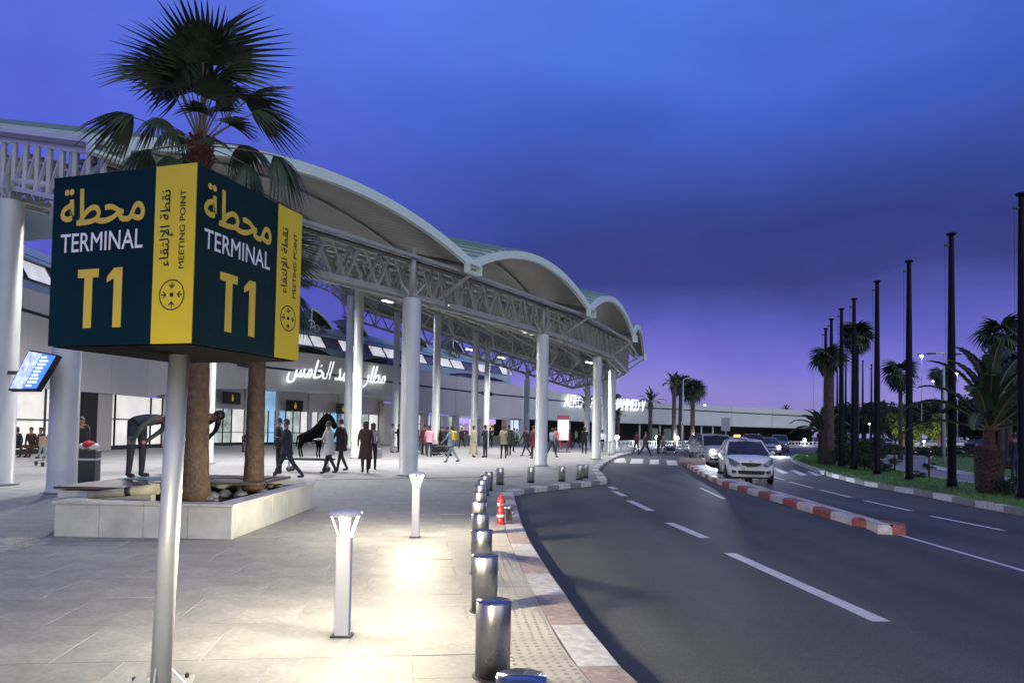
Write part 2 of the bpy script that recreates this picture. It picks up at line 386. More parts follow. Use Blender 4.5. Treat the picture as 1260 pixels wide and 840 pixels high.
# tactile paving between bollards and kerb: plates with raised studs
tp = ob('tactile_paving', None, kind='structure')
m_tact = mat('tactile_plate', (.40, .385, .35), .6, var=.12, scale=5, bump=.15)
studs = MB()
ksm = resample(Z0(smoothline(kl, 2)), .42); t0 = offset(ksm, -(KW+.008)); t1 = offset(ksm, -(KW+.43)); 
for i in range(len(ksm)-1):
    if ksm[i].y > 12.6 or ksm[i].y < 1: continue
    for j in range(1):
        a, b, c, e = t0[i], t0[i+1], t1[i+1], t1[i]
        m = MB(); q = [a.lerp(b, .01), a.lerp(b, .99), e.lerp(c, .99), e.lerp(c, .01)]
        m.prism([(p.x, p.y) for p in q][::-1], -.02, .006); m.build('tactile_plate', m_tact, tp)
        if ksm[i].y < 9:
            for u in range(6):
                for w in range(6):
                    p = a.lerp(b, (u+.5)/6).lerp(e.lerp(c, (u+.5)/6), (w+.5)/6)
                    studs.lathe([(.017, .006), (.011, .0105)], (p.x, p.y, 0), 6)
studs.build('tactile_stud', m_dark if False else mat('tactile_stud', (.30, .28, .25), .6), tp, kind='stuff')
# plaza slabs laid one by one near the camera
sm_ = []
def mslab(*a, **k):
    m = mat(*a, **k); grain(m, 24, .86, 1.06); grain(m, 3.2, .90, 1.05); return m
for k in range(5):
    m = MB(); m.box((0, 0, 0), (.895, .895, .012), ch=.002)
    sm_.append(m.mesh('paving_slab', mslab('slab_%s' % 'abcde'[k], tuple(c*(.97+.015*k) for c in (.272, .274, .276)), .66, var=.13, scale=1.7, bump=.1, bscale=60, spec=.25)))
ca, sa = math.cos(R(7.5)), math.sin(R(7.5)); rngs = random.Random(3); cand = []
for i in range(-14, 8):
    for j in range(1, 22):
        u = (i+.5*(j % 2))*.9; v = j*.9; x = u*ca-v*sa+.02; y = u*sa+v*ca
        if y < 2.6 or abs(x/y) > .85: continue
        cs_ = [(x+a*.46, y+b*.46) for a in (-1, 1) for b in (-1, 1)]
        if not all(inside(p, q, [Vector((a.x, a.y, 0)) for a in offset(kerb0, -(KW+.47))+far]) for p, q in cs_): continue
        if -6.4 < x < -3.3 and 9.3 < y < 14.2: continue
        cand.append((y, x))
for y, x in sorted(cand)[:290]:
    o = ob('paving_slab', rngs.choice(sm_), plaza, (x, y, -.0065+rngs.uniform(0, .001)), R(7.5))
# drain line across the plaza
g = MB(); a, b = at(388, 590), at(640, 586); g.beam(a+Vector((0, 0, .002)), b+Vector((0, 0, .002)), .12, .006); struct('drain_channel', g, m_dark)
m = MB(); pts = [at(x, y, .004) for x, y in [(-40, 668), (10, 660), (40, 659), (52, 664), (40, 672), (10, 678), (-40, 682)]]
pts = smoothline(pts, 2, True); m.poly([(p.x, p.y, .004) for p in pts])
struct('water_puddle', m, mat('water', (.05, .055, .07), .04, var=.1, scale=6, bump=.6, bscale=7))

# ------------------------------------------------------------------ road markings (4 mm above the asphalt)
mk = RZ+.004
def quad(px): 
    m = MB(); m.poly([at(x, y, mk) for x, y in px]); return m
def dash(name, a, b, w=.14):
    a, b = at(*a, mk), at(*b, mk); t = (b-a).normalized(); n = Vector((t.y, -t.x, 0))*w/2
    m = MB(); m.poly([a-n, b-n, b+n, a+n]); return m.build(name, m_paintw, rm)
rm = ob('road_marking', None, kind='structure')
for a, b in [((898,680),(1085,764)), ((823,642.5),(868,661.5)), ((774,615.5),(801,628)), ((756,604),(769,610)), ((751,598.5),(757,601.5))]: dash('lane_dash', a, b, .17)
for a, b in [((949,585.5),(966,590.5)), ((972,592.5),(1000,600)), ((1010,602.5),(1047,611.5)), ((1064,615.5),(1121,628)), ((1146,634.5),(1234,652))]: dash('lane_dash', a, b, .13)
dash('edge_line', (1098,655), (1400,742), .09)
dash('edge_line', (1023,593), (1023.5,593.2), .02)
for q in [[(752,563.6),(768,563.6),(771,569),(757,569)], [(777,564.4),(791.5,564.6),(791,570.2),(775,570)], [(800,565),(810.5,565.3),(811,571),(799,570.8)], [(820,566),(832,566.5),(834,572.3),(821,571.8)],
          [(948,575),(955,574.6),(970,581.8),(963,582.4)], [(971,578),(978,577.8),(994,584),(986,584.6)], [(992,579.3),(999,579.6),(1012,584.6),(1004,585)]]:
    quad(q).build('zebra_stripe', m_paintw, rm)
dash('edge_line', (862,600), (891,613.5), .1)
# ------------------------------------------------------------------ median island with painted kerb stones
isl = [(1097,655),(1060,650.5),(1000,631.5),(940,613),(905,603),(880,594.5),(858,583),(842,572.5),(837,567)]
isr = [(843,563),(853,565),(866,571),(885,580),(925,596),(985,613),(1040,629),(1088,642),(1098,648)]
A = [at(x, y, RZ) for x, y in isl]; B = [at(x, y, .0) for x, y in isr]
A = Z0(smoothline(A, 2)); B = Z0(smoothline(B, 2))
ip = ob('median_island', None, kind='structure')
kerb_stones(A, 1.0, .28, RZ-.05, .03, [m_kr, m_kw], ip, 1, .04, jit=.006)
kerb_stones(B, 1.0, .22, RZ-.05, .03, [m_kw, mat('kerb_pink', (.46, .36, .35), .7, var=.2, scale=4)], ip, 1, .04, phase=1, jit=.006)
kerb_stones([A[-1], (A[-1]+B[0])/2+Vector((-.1, .4, 0)), B[0]], .5, .2, RZ-.05, .03, [m_kw, m_kr], ip, 1, .03)
kerb_stones([B[-1], (A[0]+B[-1])/2+Vector((.1, -.1, 0)), A[0]], .5, .2, RZ-.05, .03, [m_kr], ip, 1, .03)
m = MB(); m.poly([(p.x, p.y, .018) for p in offset(A, .18)+offset(B, .14)]); m.build('island_top', mat('island_top', (.50, .46, .45), .75, var=.2, scale=2, bump=.3), ip)

# ------------------------------------------------------------------ grass verge and lawns
vpx = [(1330,647),(1258,632),(1203,622),(1148,610.5),(1085,600),(1055,593),(1024,585)]
V1 = Z0([at(x, y, RZ) for x, y in vpx]); vk = ob('verge_kerb', None, kind='structure')
V2 = Z0([at(x, y, RZ) for x, y in [(1022,584.5),(1008,579.5),(998,576.3),(985,571),(977,565.5),(978,562.5),(990,559.5),(1010,557.5),(1040,556)]])
kerb_stones(smoothline(V1, 1), 1.15, .25, RZ-.05, .02, [m_kw, m_kg], vk, -1, .03)
kerb_stones(smoothline(V2, 2), 1.3, .25, RZ-.05, .02, [m_kw], vk, -1, .03)
rearv = Z0([at(x, y, 0) for x, y in [(1075,558),(1085,568),(1100,577),(1130,584),(1180,592),(1240,600),(1330,612)]])
vin = offset(smoothline(V1, 1), -.24)+offset(smoothline(V2, 2), -.24)+rearv
g = MB(); g.poly([(p.x, p.y, .0) for p in vin]); struct('grass_verge', g, m_grass)
kerb_stones(rearv[::-1], 1.3, .2, RZ-.05, .02, [m_kw], vk, 1, .03)
lawn = Z0([at(x, y, 0) for x, y in [(1142,571),(1185,580),(1240,588),(1330,600),(1330,553),(1262,554),(1200,555),(1160,556),(1146,562)]])
lw = smoothline(lawn, 2, True); g = MB(); g.poly([(p.x, p.y, .0) for p in lw]); struct('lawn', g, m_grass)
kerb_stones(lw+[lw[0]], 1.6, .22, RZ-.05, .02, [m_kw], vk, 1, .03)
far_l = Z0([at(x, y, 0) for x, y in [(1078,556),(1110,552.5),(1160,550),(1262,549),(1400,549)]]); kerb_stones(smoothline(far_l, 2), 2.5, .3, RZ-.05, .03, [m_kw], vk, -1, .03)
g = MB(); g.poly([(p.x, p.y, 0) for p in smoothline(far_l, 2)]+[(90, 70, 0), (20, 70, 0)]); struct('planting_bed', g, m_soil)
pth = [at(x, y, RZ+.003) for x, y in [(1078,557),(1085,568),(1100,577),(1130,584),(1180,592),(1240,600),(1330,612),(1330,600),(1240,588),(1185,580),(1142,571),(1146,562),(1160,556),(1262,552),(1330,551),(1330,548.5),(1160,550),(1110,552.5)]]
g = MB(); g.poly([tuple(p) for p in pth]); struct('path', g, mat('asphalt_lamplit', (.26, .26, .26), .7, var=.15, scale=.8, bump=.3))  # asphalt between verge and lawn, lamp light put into a paler colour
# real grass blades on the verge, lawn edges
def blades(polys, n, h, name, seed):
    r = random.Random(seed); V = []; F = []
    for P in polys:
        x0, x1 = min(p.x for p in P), max(p.x for p in P); y0, y1 = min(p.y for p in P), max(p.y for p in P); k = 0
        while k < n:
            x = r.uniform(x0, x1); y = r.uniform(y0, y1); k += 1
            if not inside(x, y, P): continue
            a = r.uniform(0, 6.28); w = .012+y*.0004; hh = h*r.uniform(.5, 1.3); i = len(V)
            V += [(x-math.cos(a)*w, y-math.sin(a)*w, 0), (x+math.cos(a)*w, y+math.sin(a)*w, 0), (x+r.uniform(-.03, .03), y+r.uniform(-.03, .03), hh)]; F.append((i, i+1, i+2))
    me = bpy.data.meshes.new(name); me.from_pydata(V, [], F); me.materials.append(mat('grass_blade', (.085, .20, .03), .7, var=.4, scale=4)); ob(name, me, kind='stuff')
blades([vin], 60000, .07, 'grass', 1); blades([lw], 30000, .07, 'grass', 2)
# ================================================================== CANOPY
F = [Vector((-8.5, 15.0, 0)), Vector((-1.56, 25.5, 0)), Vector((3.53, 34.5, 0)), Vector((7.1, 43.5, 0)), Vector((9.6, 54, 0)), Vector((9.6, 64.5, 0)), Vector((7.4, 75, 0))]
ND = []
for i in range(len(F)):
    t = (F[min(i+1, len(F)-1)]-F[max(i-1, 0)]).normalized(); ND.append(Vector((-t.y, t.x, 0)))
SL = .268; ZV = 7.12; DEP = [15.2, 15.2, 15.2, 24.5, 24.5, 24.5]; RISE = [1.12, 1.24, 1.25, 1.2, 1.2, 1.2]
cp = thing('canopy', 'long white airport canopy of barrel vaults on steel lattice trusses, standing beside the road', 'canopy', (0, 0, 0))
def vault(a0, a1, n0, n1, dep, rise, slope=SL, zv=ZV, k=44, thick=.27, zig=.028, prof=None):
    """returns soffit, top rows: front and back"""
    so, to = [], []
    for t in (0, .5, 1):
        p0 = a0+n0*dep*t; p1 = a1+n1*dep*t; r0, r1 = [], []; fz_ = prof or (lambda s: 4*s*(1-s))
        for i in range(2*k+1):
            s = i/(2*k); p = p0.lerp(p1, s); z = zv+slope*dep*t+rise*fz_(s)
            r0.append((p.x, p.y, z+(zig if i % 2 else 0)+.06)); r1.append((p.x, p.y, z+thick-.05+(.03 if i % 4 == 0 else 0)))
        so.append(r0); to.append(r1)
    return so, to
def fascia_band(a0, a1, out, rise, zv=ZV, thick=.29, w=.16, k=36, prof=None):
    m = MB(); rows = []
    for i in range(k+1):
        s = i/k; p = a0.lerp(a1, s); z = zv+rise*(prof(s) if prof else 4*s*(1-s)); q = p+out*w
        rows.append([(p.x, p.y, z), (q.x, q.y, z), (q.x, q.y, z+thick), (p.x, p.y, z+thick), (p.x, p.y, z)])
    m.grid(rows); m.face(range(0, 4)); n = k*5; m.face(range(n, n+4)); return m
def truss(A, B, h, n, w=.10, bw=.055, double=.0, parent=None, single=False, z0=0, yoff=None):
    """lattice girder between A and B (bottom chord level)"""
    A, B = Vector(A), Vector(B); up = Vector((0, 0, h)); d = (B-A)
    ch = MB(); offs = [Vector((0, 0, 0))]
    if double:
        s = Vector((-d.y, d.x, 0)).normalized()*double/2; offs = [s, -s]
    for o_ in offs: ch.beam(A+o_, B+o_, w, w*1.25)
    for o_ in offs: ch.beam(A+up+o_, B+up+o_, w, w*1.25)
    bars = []
    for i in range(n):
        p, q, r = A+d*(i/n), A+d*((i+.5)/n), A+d*((i+1)/n)
        for o_ in offs: bars += [(p+up+o_, q+o_), (q+o_, r+up+o_)]
    t = None
    if single:
        t = ch.build('truss', m_truss, parent)
        for a, b in bars: MB().beam(a, b, bw, bw*1.15).build('lattice_bar', m_truss, t)
        if double:
            for i in range(n+1):
                p = A+d*(i/n); MB().beam(p+up+offs[0], p+up+offs[1], bw*.8, bw*.8).build('cross_bar', m_truss, t)
    else:
        for a, b in bars: ch.beam(a, b, bw, bw)
        if double:
            for i in range(n): p = A+d*((i+.5)/n); ch.beam(p+offs[0], p+offs[1], bw, bw); ch.beam(p+up+offs[0], p+up+offs[1], bw, bw)
        t = ch.build('truss', m_truss, parent)
    return t
m_roofedge = mat('gutter_grey', (.20, .20, .19), .5)
for i in range(6):
    a0, a1, n0, n1, dp = F[i], F[i+1], ND[i], ND[i+1], DEP[i]
    so_, to_ = vault(a0, a1, n0, n1, dp, RISE[i], k=44 if i < 3 else 26)
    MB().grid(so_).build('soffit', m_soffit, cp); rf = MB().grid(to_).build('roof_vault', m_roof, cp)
    # standing seams over the crown, green against the pale sheet
    sm2 = MB()
    for j in range(1, 22):
        s = j/22; p0 = a0.lerp(a1, s); p1 = (a0+n0*dp).lerp(a1+n1*dp, s); z = ZV+RISE[i]*4*s*(1-s)+.34
        sm2.beam((p0.x, p0.y, z), (p1.x, p1.y, z+SL*dp), .05, .06)
    sm2.build('roof_seam', mat('seam_green', (.22, .33, .25), .5), rf)
    out = -(n0+n1).normalized()
    fascia_band(a0, a1, out, RISE[i]).build('fascia', m_fascia, cp)
    m = MB(); w = out*.02+Vector((0, 0, 0)); e0 = a0-out*.25; e1 = a1-out*.25
    m.beam((e0.x, e0.y, ZV-.06), (e1.x, e1.y, ZV-.06), .09, .10); m.build('tie_beam', m_truss, cp)
    m = MB(); e0 = a0-out*.5; e1 = a1-out*.5; m.beam((e0.x, e0.y, ZV-.17), (e1.x, e1.y, ZV-.17), .2, .05); m.build('tie_rail', m_dark, cp)
    # trusses parallel to the front
    vs = [1.3, 2.9, 4.6, 6.3, 8, 9.7, 11.3, 14.8]+([18.2, 21.3, 24.2] if dp > 20 else [])
    L_ = (a1-a0).length
    for v in vs:
        p, q = a0+n0*v, a1+n1*v; zb = 5.98+SL*(v-1.3); t_ = (q-p).normalized()
        p = p+t_*.25; q = q-t_*.1
        front = v == 1.3
        truss((p.x, p.y, zb), (q.x, q.y, zb), 1.3 if front else 1.12, 9 if i < 3 else 8, w=.115 if front else .085, bw=.06 if front else .05, double=.55 if (front or (i < 3 and v in (4.6, 8, 11.3))) else 0, parent=cp, single=(front and i < 2))
    # purlins under the vault, following the arch
    for v in ([2.9, 6.3, 9.7, 13] if i < 4 else []):
        p0, p1 = a0+n0*v, a1+n1*v; m = MB(); pr = None
        for s in range(13):
            s_ = s/12; p = p0.lerp(p1, s_); c = Vector((p.x, p.y, ZV+SL*v+RISE[i]*4*s_*(1-s_)-.03))
            if pr: m.beam(pr, c, .07, .10)
            pr = c
        m.build('arch_rib', m_truss, cp)
# valley gutters, brackets with struts
for i, (f, n) in enumerate(zip(F, ND)):
    dp = DEP[min(i, 5)]; m = MB(); e = f+n*dp
    m.beam((f.x, f.y, ZV+.06), (e.x, e.y, ZV+.06+SL*dp), .42, .1); m.build('valley_gutter', m_roofedge, cp)
    t = Vector((n.y, -n.x, 0)); m = MB(); q = f-n*.18
    for dx, dz, w, h in ((-.42, 0, .07, .34), (.30, 0, .07, .34), (-.06, .15, .76, .06), (-.06, -.15, .76, .06)):
        c = q+t*dx; m.box((c.x, c.y, ZV-.02+dz), (w, .22, h), math.atan2(t.y, t.x))
    m.build('end_bracket', m_fascia, cp)
    g = f+n*1.3-t*.35; m = MB(); m.beam((g.x, g.y, 5.95), (q.x, q.y, ZV-.1), .10, .10); m.box((g.x, g.y, 5.95), (.12, .3, .26), math.atan2(t.y, t.x)); m.build('strut', m_truss, cp)
# columns
def column(x, y, h, ztop, r=.29, par=cp, rr=None):
    m = MB(); m.lathe([(r*1.12, 0), (r*1.12, .05), (r, .07), (r*.985, h-.05), (r*.9, h)], (x, y, 0), 28); c = m.build('column', m_col, par)
    s = MB(); s.lathe([(r*.35, h), (r*.35, ztop)], (x, y, 0), 10)
    for k in range(4):
        a = k*math.pi/2+.5; s.beam((x+math.cos(a)*r*.2, y+math.sin(a)*r*.2, h+.05), (x+math.cos(a)*.42, y+math.sin(a)*.42, h+.5), .06, .05); s.beam((x+math.cos(a)*r*.5, y+math.sin(a)*r*.5, h), (x+math.cos(a)*r*.5, y+math.sin(a)*r*.5, h+.3), .05, .05)
    s.build('column_head', m_truss, c)
    MB().lathe([(r*1.35, 0), (r*1.35, .012)], (x, y, 0), 24).build('base_plate', m_dark, c)
for x, y, r in [(-9.6, 15.7, .29), (-3.3, 23.6, .30), (1.3, 31.9, .27), (4.75, 41, .25), (6.75, 49.4, .24), (7.5, 59, .25), (6.9, 67, .25)]: column(x, y, 5.72, 7.35, r)
M1 = Vector((-3.3, 23.6, 0))+Vector((-.86, .51, 0))*10
for p in [M1, U(438, 540, 36), U(535.5, 540, 44), U(583, 540, 51.7), U(598, 540, 60.5)]: column(p.x, p.y, 8.4, 9.0, .23)
for p in [U(427, 540, 53), U(485.5, 540, 60)]: column(p.x, p.y, 11.1, 11.5, .26)
for p in [U(647.5, 540, 76)]: column(p.x, p.y, 6.9, 7.3, .3)
for i in (5, 6):
    a, b = F[i]+ND[i]*1.3, F[i]+ND[i]*DEP[5]; truss((a.x, a.y, 5.98), (b.x, b.y, 5.98+SL*(DEP[5]-1.3)), 1.25, 18, w=.13, bw=.08, double=.5, parent=cp)

# the open lattice arch that closes the canopy towards the walkway
c0 = F[0]; G1 = Vector((-19.2, 22.1, 0)); n0 = ND[0]
aw = thing('lattice_arch', 'white curved lattice arch carrying a grey roof, beside the tall white column at the walkway', 'arch')
lp_ = lambda s: max(0, math.sin(math.pi*s))**1.5
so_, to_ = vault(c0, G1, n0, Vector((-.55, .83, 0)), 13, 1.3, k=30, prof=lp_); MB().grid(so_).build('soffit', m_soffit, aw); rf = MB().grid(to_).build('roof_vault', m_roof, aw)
out0 = Vector((G1-c0).normalized()); outn = Vector((out0.y, -out0.x, 0)); outn = outn if outn.y < 0 else -outn
fascia_band(c0, G1, outn, 1.3, zv=ZV, thick=.34, w=.12, prof=lp_).build('top_chord', mat('arch_white', (.66, .67, .70), .4), aw)
n = 22; low = []
for i in range(n+1):
    s = i/n; p = c0.lerp(G1, s)+outn*.06; low.append((Vector((p.x, p.y, ZV+1.3*lp_(s))), Vector((p.x, p.y, ZV-1.05+1.3*lp_(s)*.95))))
m = MB()
for i in range(n): m.beam(low[i][1], low[i+1][1], .11, .11)
m.build('bottom_chord', m_white, aw)
for i in range(n):
    MB().beam(low[i][0], low[i][1], .09, .09).build('lattice_bar', m_white, aw)
    MB().beam(low[i][0], low[i+1][1], .07, .07).build('lattice_bar', m_white, aw)
pc = U(2, 500, 17.3); column(pc.x, pc.y, 6.75, 7.2, .31, aw)
pt = [Vector((pc.x, pc.y, 6.9)), Vector((pc.x, pc.y, 7.15)), Vector((pc.x+.2, pc.y-.1, 7.2)), Vector((c0.x-.2, c0.y+.2, 6.35))]
MB().tube(pt, .085, 10).build('tie_pipe', m_white, aw)

# canopy lights: lit luminaires, then further unseen ones added for brightness
def canopy_light(p, lab, rz, e=340, vis=True):
    t = thing('canopy_light', lab, 'ceiling light', p, rz, 'lights hung under the canopy')
    m = MB(); m.box((0, 0, .05), (1.0, .2, .07), ch=.01); m.build('housing', m_white, t)
    m = MB(); m.box((0, 0, 0), (.94, .16, .03), ch=.01); m.build('diffuser', mat('tube_lit', (1, 1, 1), .5, emit=(1, .98, .94), es=14), t)
    ld = bpy.data.lights.new('canopy_lamp', 'SPOT'); ld.spot_size = R(150); ld.spot_blend = .6; ld.energy = e; ld.shadow_soft_size = .18; ld.color = (1, .965, .93)
    lo = bpy.data.objects.new('canopy_lamp', ld); COL.objects.link(lo); lo.parent = t; lo.location = (0, 0, -.06)
pl = [((410, 342.5), 30, 'lit ceiling light highest above the walking man in the suit'), ((548, 375), 33, 'lit ceiling light just behind the head of the widest column'),
      ((630, 397.5), 40, 'lit ceiling light between the two thick front columns'), ((725, 446), 50, 'small lit ceiling light beside the third front column'),
      ((578, 430), 56, 'faint lit ceiling light deep under the canopy'), ((617, 440), 62, 'farthest faint ceiling light, near the slim back columns')]
for (px, py), Z, lab in pl: canopy_light(U(px, py, Z), lab, R(60), 3600)
for p, lab in [((-10.5, 20.5, 7.6), 'added canopy light hidden behind the cube sign'), ((-15.5, 27, 9.0), 'added canopy light above the bowing men'), ((-12, 33, 9.2), 'added canopy light above the horse figure'), ((-8, 46, 9.5), 'added canopy light above the luggage group')]:  # added lamps, no fixture known here, to brighten plaza and soffit
    canopy_light(p, lab, R(60), 3300)

# ================================================================== TERMINAL
fz = [(-320, 20), (-220, 23), (-100, 26.5), (30, 33), (180, 45), (300, 56), (400, 62), (480, 70), (600, 86), (740, 104), (850, 112), (1001, 122)]
def fac(px, h=0, s=0):
    for (a, za), (b, zb) in zip(fz, fz[1:]):
        if a <= px <= b: break
    pa, pb = G(a, za), G(b, zb)
    # intersection of the azimuth of px with the facade segment
    d = G(px, 1); dx, dy = d.x, d.y; ex, ey = pb.x-pa.x, pb.y-pa.y
    det = dx*(-ey)+ex*dy; t = (pa.x*(-ey)+ex*pa.y)/det
    p = Vector((dx*t, dy*t, h)); n = Vector((-ey, ex, 0)).normalized()   # away from the plaza
    return p+n*s
tb = thing('terminal_building', 'long curved pale terminal building with lit glass entrances and lit lettering', 'building')
m_fas = mat('facade_panel', (.56, .54, .53), .5, var=.05, scale=.4)
m_fas2 = mat('facade_panel_pale', (.56, .60, .58), .5, var=.05, scale=.4)
m_up = mat('upper_cladding', (.36, .46, .50), .45, var=.07, scale=.3)
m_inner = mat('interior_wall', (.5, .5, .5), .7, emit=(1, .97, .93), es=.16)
def strip(name, pxs, h0, h1, s0, s1, m_, par=tb, kind=None):
    m = MB(); rows = [[tuple(fac(p, h0(p) if callable(h0) else h0, s0)), tuple(fac(p, h1(p) if callable(h1) else h1, s1))] for p in pxs]
    m.grid(rows); return m.build(name, m_, par)
def rng(a, b, st): 
    n = max(1, round((b-a)/st)); return [a+(b-a)*i/n for i in range(n+1)]
def lerpk(x, K):
    for (a, va), (b, vb) in zip(K, K[1:]):
        if x <= b: return va+(vb-va)*max(0, (x-a)/(b-a))
    return K[-1][1]
hb = lambda p: lerpk(p, [(-320, 3.0), (205, 3.15), (230, 3.9), (300, 4.35), (470, 4.4), (500, 3.5), (540, 3.05), (1001, 2.75)])
hg = lambda p: lerpk(p, [(-320, 6.5), (30, 6.5), (620, 5.75), (791, 5.25), (1001, 4.75)])
ht = lambda p: lerpk(p, [(-320, 7.5), (30, 7.5), (400, 7.6), (620, 7.2), (660, 6.9), (791, 6.05), (1001, 5.75)])
# facade panels, with a dark slot line between lower and upper row
bounds = [-320, -220, -140, -60, 0, 30, 60, 95, 135, 180, 225, 262, 300, 330, 365, 400, 440, 480, 520, 560, 600, 640, 675, 710, 750, 800, 850, 900, 950, 1001]
for a, b in zip(bounds, bounds[1:]):
    mt_ = m_fas if b <= 640 else m_fas2
    e = (b-a)*.004
    for (lo, hi) in ((hb, lambda p: hg(p)-.09), (lambda p: hg(p)+.09, ht)):
        m = MB(); q = [fac(a+e, lo(a), 0), fac(b-e, lo(b), 0), fac(b-e, hi(b), 0), fac(a+e, hi(a), 0)]
        q2 = [fac(a+e, lo(a), .3), fac(b-e, lo(b), .3), fac(b-e, hi(b), .3), fac(a+e, hi(a), .3)]
        m.v = [tuple(v) for v in q+q2]
        for f in ((0,1,2,3),(0,4,5,1),(1,5,6,2),(2,6,7,3),(3,7,4,0)): m.face(f)
        m.build('facade_panel', mt_, tb)
pa = rng(-320, 1001, 30)
strip('slot_line', pa, lambda p: hg(p)-.2, lambda p: hg(p)+.2, .12, .12, m_dark)
m = MB(); wl = G(1001, 122); q = fac(1001, 0, 6)
m.poly([fac(1001, 2.75), fac(1001, 2.75, 8), fac(1001, 5.75, 8), fac(1001, 5.75)]); m.build('end_wall', m_fas2, tb)
strip('roof_deck', pa, lambda p: ht(p), lambda p: ht(p)+.1, 0, 14, m_up)
strip('porch_soffit', rng(640, 1001, 20), lambda p: hb(p), lambda p: hb(p), .0, 8, m_fas2)
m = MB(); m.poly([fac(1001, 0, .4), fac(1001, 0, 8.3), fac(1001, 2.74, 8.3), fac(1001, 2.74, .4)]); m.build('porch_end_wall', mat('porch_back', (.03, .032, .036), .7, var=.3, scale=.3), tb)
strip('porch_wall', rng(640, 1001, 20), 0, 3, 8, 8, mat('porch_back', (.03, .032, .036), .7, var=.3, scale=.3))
for px in (668, 705, 742, 762, 790, 815, 835, 866, 880):
    m = MB(); p = fac(px, 0, .6); m.lathe([(.13, 0), (.13, hb(px))], (p.x, p.y, 0), 8); m.build('porch_column', m_fas2, tb)
for px in (845, 858, 872):
    m = MB(); m.poly([fac(px-5, .1, 7.7), fac(px+5, .1, 7.7), fac(px+5, 2.3, 7.7), fac(px-5, 2.3, 7.7)]); m.build('porch_window', mat('faint_window', (.1, .14, .14), .2, emit=(.45, .6, .6), es=.10), tb)
# upper storey: cladding bands, slanted strip of windows, roof
pu = rng(-320, 636, 24)
strip('upper_band', pu, lambda p: ht(p)+.05, 8.45, 1.2, 1.6, m_up)
strip('upper_sill', pu, 8.45, 8.5, 1.45, 1.8, m_dark)
strip('window_head', pu, 9.4, 9.46, 1.75, 2.2, m_dark)
strip('upper_cladding', pu, 9.46, 9.75, 1.8, 2.1, m_up); strip('cladding_joint', pu, 9.75, 9.79, 2.12, 2.14, m_dark); strip('upper_cladding', pu, 9.79, 10.6, 2.1, 3.2, m_up)
strip('roof_deck', pu, 10.6, 11.0, 3.2, 14, m_up)
strip('gable_side', [636, 640], 5, 10.3, 1.6, 1.9, m_up)
m_wlit = mat('window_lit', (.5, .5, .55), .3, emit=(.93, .93, 1), es=.62, var=.2, scale=.7); m_wdk = mat('window_dusk', (.16, .16, .30), .2, spec=.8)  # unlit panes: reflected dusk sky is put into the base colour
D = 0; px = -318.0; k = 0; rw = random.Random(5)
while px < 630:
    Z_ = fac(px).y; w = 1.35*900/Z_; 
    if Z_ < 1: break
    a, b = px, px+w*.93; lean = 1.0*900/Z_*.35
    m = MB(); m.poly([fac(a+lean, 8.5, 1.8), fac(min(b+lean, 990), 8.5, 1.8), fac(b, 9.4, 2.0), fac(a, 9.4, 2.0)])
    m.build('upper_window', m_wlit if (k % 5) not in (2, 4) else m_wdk, tb)
    m = MB(); m.beam(fac(b+lean+.3, 8.48, 1.72), fac(b+.3, 9.42, 1.92), .07, .08); m.build('window_mullion', m_dark, tb)
    px += w; k += 1
# curved cowls on the roof
def cowl(px, sc=1.0):
    o = fac(px, 10.15, 2.0); tdir = (fac(px+2)-fac(px-2)).normalized(); nd = Vector((-tdir.y, tdir.x, 0)); nd = nd if nd.y > 0 else -nd
    P = lambda x, y, z: o+tdir*(x*sc)+nd*(y*sc)+Vector((0, 0, z*sc))
    m = MB(); rows = []
    for i in range(9):
        s = i/8; x = -.2+2.6*s; z = 1.55*math.sin(math.pi*(1-s)*.5)**.8*(1-s*.2) if s < 1 else 0
        rows.append([P(x, 0, z+.1), P(x-.3, 2.4, z*.7+.3)])
    m.grid(rows, True); c = m.build('roof_cowl', m_up, tb)
    m = MB(); pr = None
    for i in range(9):
        q = Vector(rows[i][0]); 
        if pr is not None: m.beam(pr, q, .09, .12)
        pr = q
    m.beam(P(-.2, 0, 0), P(-.2, 0, 1.6), .09, .1); m.build('cowl_rim', m_fascia, c)
    m = MB(); m.v = [tuple(P(-.15, .12, .05))]+[tuple(Vector(r[0])+nd*.12) for r in rows]; m.face(range(len(m.v))); m.build('cowl_louvre', m_glassdark, c)
    m = MB(); m.poly([P(-.2, -.02, .1), P(-1.7, .3, .75), P(-2.1, .3, .55), P(-.6, -.02, -.35)]); m.poly([P(.1, -.1, 0), P(1.6, -.1, .35), P(1.0, -.1, -.35), P(.2, -.1, -.6)]); m.build('cowl_wing', mat('cowl_wing', (.12, .14, .13), .5), c)
    m = MB(); m.tube([P(math.cos(a)*.36-.35, -.12, math.sin(a)*.36+.25) for a in [x*.5236 for x in range(13)]], .05, 6); m.tube([P(math.cos(a)*.3+.35, -.12, math.sin(a)*.3-.1) for a in [x*.5236 for x in range(13)]], .04, 6); m.build('cowl_ring', m_fascia, c)
for px in (-180, -70, 32, 150, 270, 400, 452, 528, 575): cowl(px, .95)
# eye-shaped roof openings above the fascia
for a, b in ((-60, 12), (345, 405), (444, 498), (548, 622)):
    m = MB(); n = 10; lo = [fac(a+(b-a)*i/n, ht(a)+.02, -.03) for i in range(n+1)]; hi = [fac(a+(b-a)*i/n, ht(a)+.04+.5*math.sin(math.pi*i/n)**.7, -.02) for i in range(n+1)]
    m.grid([[tuple(p), tuple(q)] for p, q in zip(lo, hi)]); m.build('roof_slot', m_glassdark, tb)

